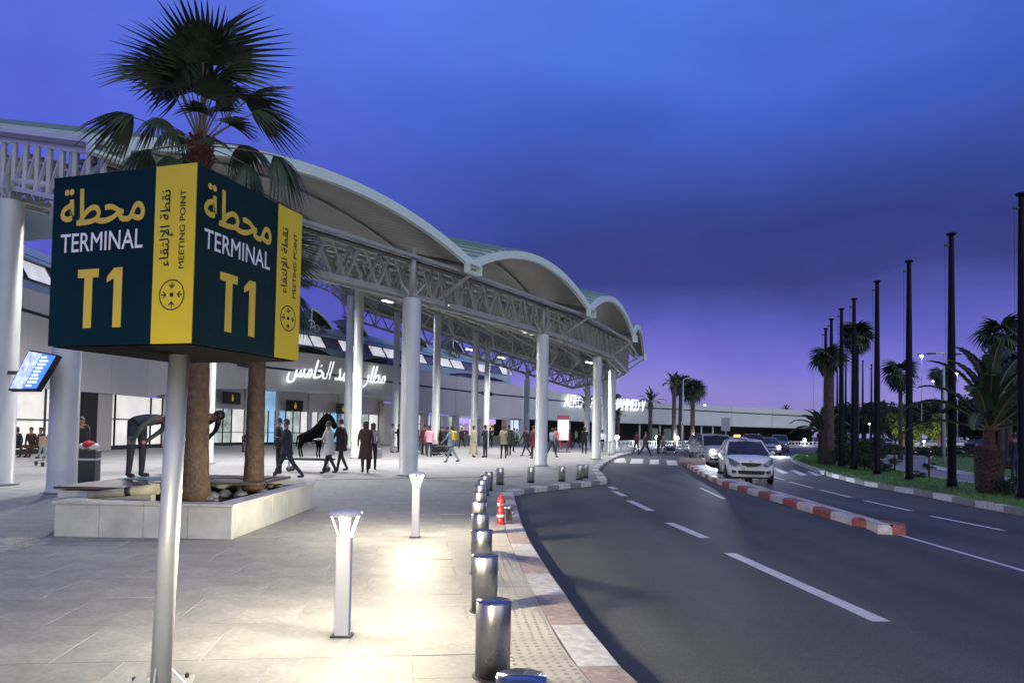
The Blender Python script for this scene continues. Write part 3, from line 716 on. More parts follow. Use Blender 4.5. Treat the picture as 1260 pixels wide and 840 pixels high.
# ground floor, glass and doors; px ranges along the curve
m_glow = mat('glass_lit', (.6, .6, .6), .12, emit=(1, .975, .92), es=.66, var=.16, scale=.6)
m_blueglow = mat('glass_lit_blue', (.2, .4, .5), .12, emit=(.34, .64, 1), es=.7, var=.2, scale=.5)
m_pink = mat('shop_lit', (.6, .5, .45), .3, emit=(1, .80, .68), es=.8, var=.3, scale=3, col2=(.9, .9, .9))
m_pier = mat('pier_wall', (.48, .46, .43), .6, var=.08, scale=.8)
def glazing(a, b, bays, h, lit, trans=None, s=.5, nm='glass_pane', base=.12):
    xs = [a+(b-a)*i/bays for i in range(bays+1)]
    for i in range(bays):
        x0, x1 = xs[i], xs[i+1]; hh = [base]+([trans] if trans else [])+[h]
        for lo, hi in zip(hh, hh[1:]):
            m = MB(); m.poly([fac(x0, lo, s), fac(x1, lo, s), fac(x1, hi, s), fac(x0, hi, s)]); m.build(nm, lit(i) if callable(lit) else lit, tb)
        if trans: MB().beam(fac(x0, trans, s-.04), fac(x1, trans, s-.04), .07, .07).build('transom', m_dark, tb)
        MB().beam(fac(x0, base, s-.05), fac(x1, base, s-.05), .1, .24).build('sill', m_dark, tb)
    for x in xs: MB().beam(fac(x, 0, s-.04), fac(x, h, s-.04), .08, .08).build('mullion', m_dark, tb)
def pier(a, b, h=None, m_=m_pier, s=.1):
    m = MB(); h = h or hb((a+b)/2)
    q = [fac(a, 0, s), fac(b, 0, s), fac(b, 0, s+.8), fac(a, 0, s+.8)]; m.prism([(p.x, p.y) for p in q], 0, h); m.build('pier', m_, tb)
glazing(-320, -60, 8, 3.05, m_glow, 1.5); glazing(-56, 28, 4, 3.05, m_glow, 1.55); glazing(28, 106, 2, 3.1, m_glow, 1.6)
pier(108, 122, 3.1, m_black); pier(122, 140)
glazing(140, 151, 1, 3.15, m_glow, 1.75); glazing(151, 193, 1, 3.15, m_glow, 1.75); glazing(193, 207, 1, 3.15, m_glow, 1.75); pier(207, 222, 3.6)
# entrance hall: glass doors under dark signs
m_door = mat('door_glass', (.3, .36, .34), .08, emit=(.80, .95, .88), es=.42, var=.45, scale=.8)
for i, (a, b) in enumerate([(222, 262), (266, 308), (312, 346), (350, 386), (390, 424), (428, 474)]):
    z1 = 2.75
    glazing(a, b, 4, z1, lambda j, i=i: m_door if j in (1, 2) else m_blueglow if (i+j) % 2 else m_glow, None, s=.9, nm='door_panel', base=.1)
    MB().beam(fac(a, 1.0, .84), fac(b, 1.0, .84), .05, .05).build('push_rail', m_dark, tb)
    m = MB(); m.poly([fac(a, z1, .9), fac(b, z1, .9), fac(b, hb(b), .9), fac(a, hb(a), .9)]); m.build('over_panel', m_blueglow if i == 2 else m_fas, tb)
    pier(b, b+4, None, m_fas, .7)
strip('entrance_soffit', rng(222, 480, 12), lambda p: hb(p), lambda p: hb(p), 0, .95, m_fas)
m = MB(); 
for a, b in ((330, 392), (436, 470)):
    m.v += [tuple(fac(a, hb(a)-.1, -1.4)), tuple(fac(b, hb(b)-.1, -1.4)), tuple(fac(b, hb(b)-.1, .4)), tuple(fac(a, hb(a)-.1, .4)), tuple(fac(a, hb(a)+.05, -1.4)), tuple(fac(b, hb(b)+.05, -1.4)), tuple(fac(b, hb(b)+.05, .4)), tuple(fac(a, hb(a)+.05, .4))]
    n_ = len(m.v)-8
    for q in ((0,3,2,1),(4,5,6,7),(0,1,5,4),(1,2,6,5),(2,3,7,6),(3,0,4,7)): m.face([n_+i for i in q])
m.build('entrance_hood', m_fas2, tb)
for a, b, z in ((277, 298, 4.1), (354, 374, 3.75), (416, 430, 3.7)):
    d = MB(); q = [fac(a, z-1.0, .2), fac(b, z-1.0, .2), fac(b, z-.1, .2), fac(a, z-.1, .2)]; d.v = [tuple(v) for v in q]+[tuple(v+Vector((-.08, .1, 0))) for v in q]
    for f in ((0,1,2,3),(4,7,6,5),(0,4,5,1),(1,5,6,2),(2,6,7,3),(3,7,4,0)): d.face(f)
    o_ = d.build('door_sign', m_black, tb); d = MB(); c = (q[0]+q[1]+q[2]+q[3])/4+Vector((.06, -.06, 0)); dx = (q[1]-q[0]).normalized()
    d.poly([c-dx*.09+Vector((0, 0, -.22)), c+dx*.09+Vector((0, 0, -.22)), c+dx*.12+Vector((0, 0, .08)), c-dx*.12+Vector((0, 0, .08))]); d.poly([c+dx*(.07*math.cos(q_*.7854))+Vector((0, 0, .19+.07*math.sin(q_*.7854))) for q_ in range(8)])
    d.build('pictogram', mat('sign_amber', (.6, .4, .02), .4, emit=(1, .7, .05), es=.25), o_)
pier(474, 500, None, m_fas); glazing(500, 522, 2, 2.9, m_glow, 2.0); pier(522, 528); glazing(528, 546, 3, 2.9, lambda j: m_glow if j != 1 else m_blueglow, None); pier(546, 552, 2.95, m_fas); glazing(552, 561, 2, 2.9, m_door, None)
pier(561, 566); 
# shops with shelves
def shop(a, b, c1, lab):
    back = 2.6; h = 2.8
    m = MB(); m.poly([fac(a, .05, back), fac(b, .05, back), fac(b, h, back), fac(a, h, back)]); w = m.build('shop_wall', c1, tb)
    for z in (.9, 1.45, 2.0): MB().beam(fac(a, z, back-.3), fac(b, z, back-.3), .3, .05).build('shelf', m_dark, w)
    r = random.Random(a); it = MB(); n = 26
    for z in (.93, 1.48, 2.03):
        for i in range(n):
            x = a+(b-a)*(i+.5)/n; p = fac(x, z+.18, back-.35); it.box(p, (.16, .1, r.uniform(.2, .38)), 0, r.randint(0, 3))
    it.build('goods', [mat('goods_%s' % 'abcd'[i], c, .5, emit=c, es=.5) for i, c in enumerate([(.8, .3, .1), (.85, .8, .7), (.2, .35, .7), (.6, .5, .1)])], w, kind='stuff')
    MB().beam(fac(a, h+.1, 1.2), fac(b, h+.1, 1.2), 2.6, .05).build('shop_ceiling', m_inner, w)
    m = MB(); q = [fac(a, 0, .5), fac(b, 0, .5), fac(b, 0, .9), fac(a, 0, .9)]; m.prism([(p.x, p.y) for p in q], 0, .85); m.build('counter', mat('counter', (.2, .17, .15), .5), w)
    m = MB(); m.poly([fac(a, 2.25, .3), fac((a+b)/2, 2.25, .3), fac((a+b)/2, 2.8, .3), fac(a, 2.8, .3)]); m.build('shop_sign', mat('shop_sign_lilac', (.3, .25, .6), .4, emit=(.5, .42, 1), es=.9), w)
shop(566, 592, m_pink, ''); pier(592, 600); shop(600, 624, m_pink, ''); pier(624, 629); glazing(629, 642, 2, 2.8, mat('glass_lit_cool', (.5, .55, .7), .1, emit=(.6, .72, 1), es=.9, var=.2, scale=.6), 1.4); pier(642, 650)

# lettering on the facade, lit
m_neon = mat('letter_lit', (1, 1, 1), .4, emit=(.95, .98, 1), es=.9)
def letters(s, a, b, hgt, off, slant=.18):
    A_, B_ = Vector(a), Vector(b); x = (B_-A_); w = x.length; c = (A_+B_)/2; fr = plane_frame(c, x, (0, 0, 1)); pos = 0; tot = []
    for ch in s: tot.append(adv(ch) if ch != ' ' else .3)
    sc = w/sum(tot); 
    ys = [v[1] for ch in s if ch != ' ' for v in glyph_mesh(ch, off)[0]]; y0, y1 = min(ys), max(ys); sy = hgt/(y1-y0)
    for ch, ad_ in zip(s, tot):
        if ch != ' ':
            v, f = glyph_mesh(ch, off); 
            P = [fr @ Vector(((p[0]+pos)*sc-w/2+(p[1]-y0)*sy*slant, (p[1]-y0)*sy-hgt/2, 0)) for p in v]; n_ = len(P)
            fn = fr.to_3x3() @ Vector((0, 0, -.12)); P2 = [p+fn for p in P]; E = {}; FF = list(f)
            for q in f:
                for i in range(len(q)):
                    u, w_ = q[i], q[(i+1) % len(q)]; kk = (min(u, w_), max(u, w_)); E[kk] = None if kk in E else (u, w_)
            FF += [(e[0], e[1], e[1]+n_, e[0]+n_) for e in E.values() if e]
            me = bpy.data.meshes.new('letter'); me.from_pydata([tuple(p) for p in P+P2], [], FF); me.materials.append(m_neon); ob('letter', me, tb)
        pos += ad_
letters('AEROPORT MOHAMMED V', fac(691, 5.6, -.35), fac(791, 5.5, -.35), 1.7, -.004)
letters('\ufeb2\ufee3\ufe8e\ufea8\ufedf\ufe8d \ufeaa\ufee4\ufea4\ufee3 \ufead\ufe8e\ufec4\ufee3', fac(345, 6.05, -.5), fac(466, 6.2, -.5), 2.1, -.006, .35)
# ================================================================== CUBE SIGN
PS = Vector((-1.985, 4.2, 0)); side = .92; zb, zt = 1.905, 2.81
vr = Vector((math.sin(R(17.3)), math.cos(R(17.3)), 0)); vl = Vector((-vr.y, vr.x, 0))   # along the two faces seen
ctr = Vector((-1.905, 4.2, 0)); corner = ctr-vr*side/2-vl*side/2
sg = thing('cube_sign', 'dark cube sign reading TERMINAL T1 and MEETING POINT on a grey steel pole', 'sign', (0, 0, 0))
m = MB()
for k, (a, b) in enumerate(((.052, 0),)):
    m.tube([(PS.x+.02, PS.y, 0), (PS.x+.065, PS.y, zb+.02)], .055, 24)
pole = m.build('pole', mat('galvanised', (.44, .47, .48), .42, metal=.35, var=.08, scale=6), sg)
m = MB()
for a in range(4):
    an = a*math.pi/2+.3; d = Vector((math.cos(an), math.sin(an), 0)); q = [PS+d*.05, PS+d*.16, PS+d*.05+Vector((0, 0, .13))]; s_ = Vector((-d.y, d.x, 0))*.005
    n = len(m.v); m.v += [tuple(p+s_+Vector((0,0,.012))) for p in q]+[tuple(p-s_+Vector((0,0,.012))) for p in q]
    for f in ((0,1,2),(5,4,3),(0,3,4,1),(1,4,5,2),(2,5,3,0)): m.face([n+i for i in f])
m.build('gusset', MATS['galvanised'], pole); MB().box((PS.x, PS.y, .006), (.36, .36, .012), .3).build('base_plate', MATS['galvanised'], pole)
for a in range(4):
    an = a*math.pi/2+.3+math.pi/4; MB().lathe([(.012, .012), (.012, .035)], (PS.x+math.cos(an)*.2, PS.y+math.sin(an)*.2, 0), 6).build('bolt', m_dark, pole)
m = MB(); c4 = [corner, corner+vr*side, corner+vr*side+vl*side, corner+vl*side]
m.prism([(p.x, p.y) for p in c4], zb, zt); core = m.build('box', m_blue, sg)
m = MB(); m.prism([((p-ctr)*.97+ctr)[:2] for p in c4], zb-.006, zb-.003); m.build('underside', mat('underside_black', (.004, .004, .005), .9, spec=.03), sg)
def face_frame(o, xd, u, v, e=.0): # o lower-left corner of the face seen from outside
    n = xd.cross(Vector((0, 0, 1))); return o+xd*u+Vector((0, 0, v-zb+zb-0))+n*e
faces = [(corner+vl*side, -vl), (corner, vr)]
for fi, (o, xd) in enumerate(faces):
    nrm = xd.cross(Vector((0, 0, 1)))
    P = lambda u, v, e=0: o+xd*u+Vector((0, 0, zb+v))+nrm*e
    H = zt-zb
    # panels (navy plate + yellow plate), butted
    for nm, u0, u1, mm in (('navy_panel', .0, .675, m_blue if fi == 0 else mat('sign_navy_lit_face', (.008, .026, .022), .3, var=.15, scale=3, spec=.12)), ('yellow_panel', .677, side+ (.006 if fi == 0 else 0), m_yel)):  # same navy on both faces; the second is toned for the light on it
        b = MB(); q = [P(u0, 0), P(u1, 0), P(u1, H), P(u0, H)]; b.v = [tuple(p) for p in q]+[tuple(p+nrm*.006) for p in q]
        for f in ((4,5,6,7),(0,4,7,3),(1,2,6,5),(0,1,5,4),(3,7,6,2)): b.face(f)
        b.build(nm, mm, sg)
    e = .0075
    fr = lambda u, v: plane_frame(P(u, v, e), xd, (0, 0, 1))
    # calligraphic word, cut as shapes
    text_obj('lettering', '\ufe94\ufec4\ufea4\ufee3', .56, .20, m_gletter, sg, fr(.335, .735), off=.016)
    text_obj('lettering', 'TERMINAL', .545, .10, m_wlet, sg, fr(.335, .545), off=.008)
    text_obj('lettering', 'T1', .01, .01, m_gletter, sg, fr(.35, .2), off=.0) if False else None
    b = MB()
    def R4(u0, v0, u1, v1): b.poly([P(u0, v0, e), P(u1, v0, e), P(u1, v1, e), P(u0, v1, e)])
    R4(.19, .355, .33, .40); R4(.235, .09, .29, .355); R4(.43, .09, .485, .40); b.poly([P(.43, .40, e), P(.385, .355, e), P(.385, .325, e), P(.43, .345, e)])
    b.build('lettering', m_gletter, sg)
    # vertical text on the yellow strip (reads upward)
    frv = lambda u, v: plane_frame(P(u, v, e), (0, 0, 1), -xd)
    text_obj('lettering', '\ufe80\ufe8e\ufed8\ufe98\ufedf\ufef9\ufe8d \ufe94\ufec4\ufed8\ufee7', .39, .085, m_black, sg, frv(.755, .585), off=.008)
    text_obj('lettering', 'MEETING POINT', .40, .034, m_black, sg, frv(.852, .575), off=.008)
    b = MB(); cx, cz, rr = .80, .245, .078
    for r0, r1, w in ((rr-.006, rr, 36),):
        for i in range(w):
            a0, a1 = 6.2832*i/w, 6.2832*(i+1)/w; b.poly([P(cx+r1*math.cos(a0), cz+r1*math.sin(a0), e), P(cx+r1*math.cos(a1), cz+r1*math.sin(a1), e), P(cx+r0*math.cos(a1), cz+r0*math.sin(a1), e), P(cx+r0*math.cos(a0), cz+r0*math.sin(a0), e)])
    b.poly([P(cx+.012*math.cos(6.2832*i/12), cz+.012*math.sin(6.2832*i/12), e) for i in range(12)])
    for a in range(4):
        c_, s_ = round(math.cos(a*math.pi/2)), round(math.sin(a*math.pi/2)); T = lambda r, t: P(cx+r*c_-t*s_, cz+r*s_+t*c_, e+.0004)
        b.poly([T(.035, -.003), T(.065, -.003), T(.065, .003), T(.035, .003)])
        b.poly([T(.032, 0), T(.05, .019), T(.054, .014), T(.04, 0)]); b.poly([T(.032, 0), T(.04, 0), T(.054, -.014), T(.05, -.019)])
    b.build('pictogram', m_black, sg)
# ================================================================== LAMPS
def make_lamp():
    t = thing('path_lamp', '', 'lamp')
    MB().box((0, 0, .36), (.105, .075, .72), ch=.006).build('post', mat('lamp_post', (.66, .66, .68), .4, var=.05, scale=5), t)
    MB().box((0, 0, .006), (.15, .12, .012)).build('base_plate', m_dark, t)
    m = MB(); m.lathe([(.118, .862), (.122, .868), (.122, .882), (.105, .900), (.001, .915)], k=28); m.build('cap', mat('lamp_cap', (.5, .52, .60), .35), t)
    for a in range(4):
        an = a*math.pi/2+.5; d = Vector((math.cos(an), math.sin(an), 0)); m = MB(); m.beam(d*.045+Vector((0, 0, .715)), d*.102+Vector((0, 0, .862)), .03, .005); m.build('strut', mat('lamp_strut', (.8, .8, .8), .4, emit=(1, .98, .95), es=.8), t)
    m = MB(); m.lathe([(.012, .724), (.016, .735), (.014, .755), (.004, .76)], k=12); m.build('bulb', mat('bulb_lit', (1, 1, 1), .4, emit=(1, .98, .93), es=12), t)
    ld = bpy.data.lights.new('path_lamp_light', 'POINT'); ld.energy = 320; ld.shadow_soft_size = .07; ld.color = (1, .86, .60); ld.use_nodes = True
    ln = ld.node_tree; em = ln.nodes['Emission']; tcl = ln.nodes.new('ShaderNodeTexCoord'); sp = ln.nodes.new('ShaderNodeSeparateXYZ'); ln.links.new(tcl.outputs['Normal'], sp.inputs[0])
    def m_(op, a, b):
        n = ln.nodes.new('ShaderNodeMath'); n.operation = op
        for i, v in enumerate((a, b)):
            if hasattr(v, 'links'): ln.links.new(v, n.inputs[i])
            else: n.inputs[i].default_value = v
        return n.outputs[0]
    wz = m_('SUBTRACT', 1, m_('ABSOLUTE', sp.outputs['Z'], 0)); ln.links.new(m_('ADD', .95, m_('MULTIPLY', m_('POWER', wz, 1.6), 3.6)), em.inputs['Strength'])   # reflector throws the light outward
    lo = bpy.data.objects.new('path_lamp_light', ld); COL.objects.link(lo); lo.parent = t; lo.location = (0, 0, .842)
    return t
lp = make_lamp(); index_kids(lp)
lp.location = (-1.195, 5.33, 0); lp['label'] = 'white path lamp closest to the camera, its lit head under a round cap'; lp['group'] = 'path lamps on the pavement'
dup(lp, (-1.31, 10.2, 0), .05, 'smaller white path lamp farther back, between planter and steel bollards')
dup(lp, (-1.1, .45, 0), .05, 'path lamp of the same row, behind the camera')
# ================================================================== BOLLARDS
def make_bollard():
    t = thing('bollard', '', 'bollard')
    MB().lathe([(.108, 0), (.108, .447), (.106, .452)], k=36).build('cylinder', m_steel, t)
    MB().lathe([(.1075, .449), (.110, .453), (.108, .458), (.001, .459)], k=36).build('cap', mat('steel_cap', (.40, .42, .5), .16, metal=1, var=.08, scale=9), t)
    MB().lathe([(.125, 0), (.125, .006)], k=30).build('base_ring', m_dark, t); return t
bo = make_bollard(); index_kids(bo)
BP = [(.06, 3.15), (-.09, 4.53), (-.2, 6.14), (-.29, 7.72), (-.37, 9.2), (-.45, 10.7), (-.52, 12.35), (-.58, 13.9), (-.6, 15.4), (-.6, 16.9), (-.55, 18.3)]
names = ['nearly out of frame at the bottom edge', 'the tallest looking one, fully in view beside the tactile paving', 'third in the row, behind the tallest looking one', 'fourth in the row, level with the lit paving', 'fifth in the row, beyond the lit paving',
         'sixth in the row, just before the red hydrant', 'seventh in the row, beside the red hydrant', 'eighth in the row, just beyond the hydrant', 'ninth in the row, partly hidden', 'tenth in the row, mostly hidden', 'last of the straight row along the kerb']
for i, (x, y) in enumerate(BP):
    l_ = 'steel bollard '+names[i]
    if i == 0: bo.location = (x, y, 0); bo['label'] = l_; bo['group'] = 'steel bollards along the kerb'
    else: dup(bo, (x, y, 0), i*.4, l_)
for i, (px, py) in enumerate([(615, 596), (653, 593.5), (691, 592), (713, 590), (720, 588)]):
    p = at(px, py); dup(bo, p, i, 'steel bollard of the cross row, '+['standing apart just past the straight row', 'in front of the second thick column', 'catching a bright streak, before the kerb corner', 'of the pair at the kerb corner, the outer one', 'of the pair at the kerb corner, the far one'][i])
# hydrant
p = at(616, 645); hy = thing('fire_hydrant', 'small red hydrant with white collars and a side hose outlet beside the kerb', 'hydrant', p)
m_red = mat('hydrant_red', (.28, .022, .025), .35, var=.15, scale=9)
MB().lathe([(.085, 0), (.085, .02), (.062, .03), (.06, .16), (.07, .17), (.07, .19), (.058, .2), (.056, .34), (.072, .35), (.072, .375), (.06, .40), (.045, .44), (.018, .455), (.018, .485), (.001, .49)], k=20).build('barrel', m_red, hy)
for z in (.12, .30):
    o_ = MB().lathe([(.063, z), (.066, z+.008), (.066, z+.05), (.063, z+.058)], k=20).build('collar', m_white, hy)
m = MB(); m.tube([(.04, 0, .27), (.12, 0, .27)], .032, 12); m.tube([(.12, 0, .27), (.145, 0, .27)], .04, 8); m.build('hose_outlet', m_steel, hy)
MB().tube([(0, -.05, .33), (0, -.10, .33)], .028, 10).build('outlet_cap', m_red, hy)
p2 = at(626, 641); vb = thing('valve_box', 'small grey capped valve pipe beside the red hydrant', 'valve', p2)
MB().lathe([(.05, 0), (.05, .2), (.065, .205), (.065, .25), (.03, .27)], k=14).build('pipe', m_steel, vb); MB().tube([(0, 0, .14), (.1, 0, .14)], .025, 8).build('spout', m_steel, vb)

# ================================================================== PLANTER, DECK
m_stone = mat('planter_marble', (.36, .38, .37), .35, var=.18, scale=2.2, bump=.05)
pl_ = thing('planter', 'low white marble planter with angled front corner holding two palms', 'planter')
x0, x1, y0, y1, H = -6.0, -3.66, 9.68, 13.6, .465
n = 4
for i in range(n):
    w = (x1-x0)/n; MB().box((x0+w*(i+.5), y0+.06, H/2-.02), (w-.006, .12, H-.04), ch=.004).build('marble_panel', m_stone, pl_)
for i in range(5):
    w = (y1-y0-.12)/5; MB().box((x1-.06, y0+.12+w*(i+.5), H/2-.02), (.12, w-.006, H-.04), ch=.004).build('marble_panel', m_stone, pl_)
    MB().box((x0+.06, y0+.12+w*(i+.5), H/2-.02), (.12, w-.006, H-.04), ch=.004).build('marble_panel', m_stone, pl_)
m_cope = mat('coping', (.36, .37, .38), .3, var=.12, scale=2)
for i in range(2):
    w = (x1-x0+.06)/2; MB().box((x0-.03+w*(i+.5), y0+.11, H-.018), (w-.004, .28, .036), ch=.006).build('coping_stone', m_cope, pl_)
for i in range(3):
    w = (y1-y0-.25)/3; MB().box((x1-.11, y0+.25+w*(i+.5), H-.018), (.28, w-.004, .036), ch=.006).build('coping_stone', m_cope, pl_)
    MB().box((x0+.11, y0+.25+w*(i+.5), H-.018), (.28, w-.004, .036), ch=.006).build('coping_stone', m_cope, pl_)
MB().box(((x0+x1)/2, y1-.06, H/2), (x1-x0-.26, .12, H)).build('marble_panel', m_stone, pl_)
m = MB(); rows = []
r_ = random.Random(2)
for i in range(13): rows.append([(x0+.12+(x1-x0-.24)*i/12, y0+.2+(y1-y0-.4)*j/18, .36+r_.uniform(-.03, .04)) for j in range(19)])
m.grid(rows, True); m.build('soil_bed', m_soil, pl_, kind='stuff')
for i in range(14):
    x, y = r_.uniform(-4.6, -3.95), r_.uniform(10.0, 13.2); st = MB(); st.ball((0, 0, 0), r_.uniform(.05, .12), 8, sz=.7); o_ = st.build('stone', mat('bed_stone', (.08, .085, .09), .6, var=.3, scale=6), pl_, loc=(x, y, .42))
# dark timber deck beside/behind the palms
dk = thing('deck', 'low deck of dark boards with pale masonry base where the men are bowing', 'platform')
dx0, dx1, dy0, dy1, dh = -6.45, -3.9, 10.35, 13.35, .60
nb = 14; w = (dy1-dy0)/nb; m_board = mat('dark_board', (.05, .045, .04), .5, var=.3, scale=5, bump=.1)
for i in range(nb): 
    xx1 = -5.05 if dy0+w*i < 11.6 else dx1-.1
    MB().box(((dx0+xx1)/2, dy0+w*(i+.5), dh-.02), (xx1-dx0, w-.008, .04), ch=.004).build('board', m_board, dk)
MB().box(((dx0-5.05)/2, dy0+.12, .27), (-5.05-dx0-.08, .14, .54)).build('base_wall', m_stone, dk)
MB().box((dx0+.12, (dy0+dy1)/2, .27), (.14, dy1-dy0-.3, .54)).build('base_wall', m_stone, dk)
MB().box(((dx0+dx1)/2, dy1-.12, .27), (dx1-dx0-.3, .12, .54)).build('base_wall', m_stone, dk)
# prayer mats on the deck
def mat_rug(name, x, y, w, l, rz, col, col2, lab, z=dh):
    m = MB(); rows = []; r = random.Random(int(x*100))
    for i in range(9): rows.append([(-w/2+w*i/8, -l/2+l*j/12, .008+r.uniform(0, .006)) for j in range(13)])
    m.grid(rows); t = thing(name, lab, 'mat', (x, y, z), rz)
    m.build('cloth', mat(name+lab[:4], col, .9, var=.25, scale=7, col2=col2, bump=.2), t)
    b = MB()
    for s in (-1, 1): b.box((0, s*(l/2-.07), .018), (w-.06, .05, .004)); b.box((s*(w/2-.07), 0, .0185), (.04, l-.2, .004))
    b.build('border', mat('mat_border', (.35, .4, .42), .9), t); return t
mat_rug('prayer_mat', -5.75, 12.05, .62, 1.05, R(92), (.02, .14, .2), (.1, .4, .5), 'teal mat under the feet of the bowing man near the pole')
mat_rug('prayer_mat', -4.75, 12.75, .7, 1.2, R(88), (.16, .02, .02), (.35, .05, .06), 'red mat on the dark deck between the two palm trunks')
# rolled pale mat leaning in the bed
t = thing('rolled_mat', 'pale rolled mat lying across the planter bed in front of the deck', 'mat'); m = MB(); m.tube([(-6.05+.25, 10.1, .50), (-4.9, 10.22, .60)], [.05, .075], 12); m.build('roll', mat('pale_mat', (.28, .27, .2), .8, var=.3, scale=5), t); MB().tube([(-5.32, 10.16, .56), (-5.25, 10.17, .57)], [.068, .07], 12).build('strap', m_black, t)

# ================================================================== PALMS
def fan_leaf(nb=30, Rr=.62, pet=.55, droop=.25, seed=0, bw=.052, spread=235):
    """fan palm leaf: petiole along +X, blades spread from its tip"""
    r = random.Random(seed); m = MB(); pts = [Vector((pet*i/4, 0, -.0+.06*math.sin(i/4*2)-.04*(i/4)**2)) for i in range(5)]
    m.tube(pts, [.022, .016, .014, .012, .012], 5, mi=1); h = pts[-1]
    for i in range(nb):
        a = (i+.5-nb/2)/nb*R(spread); l = Rr*(1-.28*abs(a/R(spread/2))**1.6)*r.uniform(.88, 1.06); fold = (.022 if i % 2 else -.022)
        w = l*bw; c, s_ = math.cos(a), math.sin(a); d = Vector((c, s_, 0)); q = Vector((-s_, c, 0)); pr = None; n = len(m.v); ns = 5
        for k in range(ns+1):
            u = k/ns; wd = w*(1.0 if u < .55 else (1-u)/.45)*(.25+.75*min(1, u*2.2)); dr = -droop*l*(u**2.2)*(1+.6*abs(math.sin(a)))-.10*abs(math.sin(a))*u*l
            p = h+d*(l*u)+Vector((0, 0, dr+fold*math.sin(u*3)*.6)); 
            m.v += [tuple(p+q*wd), tuple(p+Vector((0, 0, .012*(1-u)))), tuple(p-q*wd)]
        for k in range(ns):
            b = n+3*k; m.face((b, b+1, b+4, b+3)); m.face((b+1, b+2, b+5, b+4))
    return m
fanm = [fan_leaf(26, .64+.05*k, .90+.12*k, .30+.22*k, k, .056, 150+15*k).mesh('frond', [m_leaf, mat('petiole', (.20, .17, .09), .6)]) for k in range(4)]
fanlo = [fan_leaf(15, .85, .6, .3+.3*k, 10+k, .10, 260).mesh('frond', [m_leafd, MATS['petiole']]) for k in range(3)]
def trunk_mesh(h, r0, r1, k=18, rings=26, lean=(0, 0), flare=1.25, rough=.03, seed=0):
    r = random.Random(seed); m = MB(); pts = []; rad = []
    for i in range(rings+1):
        u = i/rings; pts.append((lean[0]*u*u, lean[1]*u*u, h*u)); rad.append((r0+(r1-r0)*u)*(1+(flare-1)*max(0, 1-u*7)**2)*(1+(rough if i % 2 else -rough)*r.uniform(.4, 1)))
    m.tube(pts, rad, k); 
    return m, Vector(pts[-1])
def fan_palm(name, lab, p, h, r0, r1, meshes, nf, scale, sk=0, seed=0, group=None, tm=None, lo=-50, hi=85, lean=(0, 0), rings=26, tilt=0):
    t = thing(name, lab, 'palm tree', p, 0, group); r = random.Random(seed)
    m, top = trunk_mesh(h, r0, r1, lean=lean, seed=seed, rings=rings); tr = m.build('trunk', tm or m_trunk, t)
    if rings > 20:   # old leaf bases
        b = MB()
        for i in range(46):
            a = i*2.4; z = h-.42+.42*i/46; rr = r1*1.02; c = Vector((math.cos(a), math.sin(a), 0)); q = top+Vector((0, 0, z-h))
            b.beam(q+c*rr*.7, q+c*(rr+.07)+Vector((0, 0, .13)), .06, .02, up=c)
        b.build('leaf_bases', mat('leaf_base', (.13, .05, .035), .9, var=.3), tr, kind='stuff')
    for i in range(nf):
        o = ob('frond', r.choice(meshes), t); u = (i+.5)/nf; pitch = R(hi-(hi-lo)*u+r.uniform(-8, 8)); a = i*2.39996+r.uniform(-.2, .2); ks = 1
        if tilt:
            u2 = u/.56; pitch = R(88-32*u2+r.uniform(-12, 8)) if u < .56 else R(34-72*(u-.56)/.44); ks = 1.12 if u < .56 else .86
        o.rotation_euler = Euler((r.uniform(-.3, .3), -pitch, a), 'XYZ'); o.location = top+Vector((0, 0, -.05)); s = scale*ks*(r.uniform(.78, 1.18) if tilt else r.uniform(.88, 1.1)); o.scale = (s, s, s)
    if sk:
        b = MB()
        for i in range(sk): a = r.uniform(0, 6.28); l = r.uniform(.5, 1.1); d = Vector((math.cos(a), math.sin(a), 0)); b.poly([top+d*.1+Vector((0, 0, -.05)), top+d*(r1+.22)+Vector((-.06, .05, -l*.6)), top+d*(r1+.12)+Vector((.03, -.03, -l))])
        b.build('dead_leaf_skirt', mat('dead_leaf', (.14, .10, .055), .9, var=.3), t, kind='stuff')
    return t
big = fan_palm('fan_palm', 'tall fan palm in the planter, its crown rising above the cube sign', (-4.64, 10.75, .38), 5.32, .205, .12, fanm, 38, .82, seed=4, group='palms in the marble planter', lo=-45, hi=88, lean=(-.06, .0), tilt=1)
fan_palm('fan_palm', 'shorter fan palm in the planter, its crown mostly hidden behind the cube sign', (-4.27, 12.2, .38), 3.5, .16, .12, fanm, 20, .62, seed=9, group='palms in the marble planter', lo=-50, hi=70)
# ================================================================== PEOPLE
m_skin = mat('skin_brown', (.20, .11, .075), .55); m_skin2 = mat('skin_light', (.36, .22, .16), .55); m_hair = mat('hair_black', (.008, .007, .007), .6)
def cloth(n, c): return mat('cloth_'+n, c, .85, var=.12, scale=14)
CL = {'black': (.008, .008, .011), 'navy': (.010, .012, .025), 'grey': (.16, .17, .18), 'lightgrey': (.30, .31, .33), 'pink': (.52, .27, .33), 'maroon': (.09, .012, .022), 'brown': (.028, .010, .010), 'beige': (.34, .30, .22),
      'camo': (.16, .15, .09), 'denim': (.15, .19, .24), 'white': (.6, .6, .62), 'teal': (.03, .12, .12), 'red': (.4, .03, .04), 'yellow': (.6, .42, .04), 'darkjean': (.02, .026, .042), 'shoe': (.015, .015, .015), 'slate': (.055, .075, .085)}
def rotx(v, a): c, s = math.cos(a), math.sin(a); return Vector((v.x, v.y*c-v.z*s, v.y*s+v.z*c))
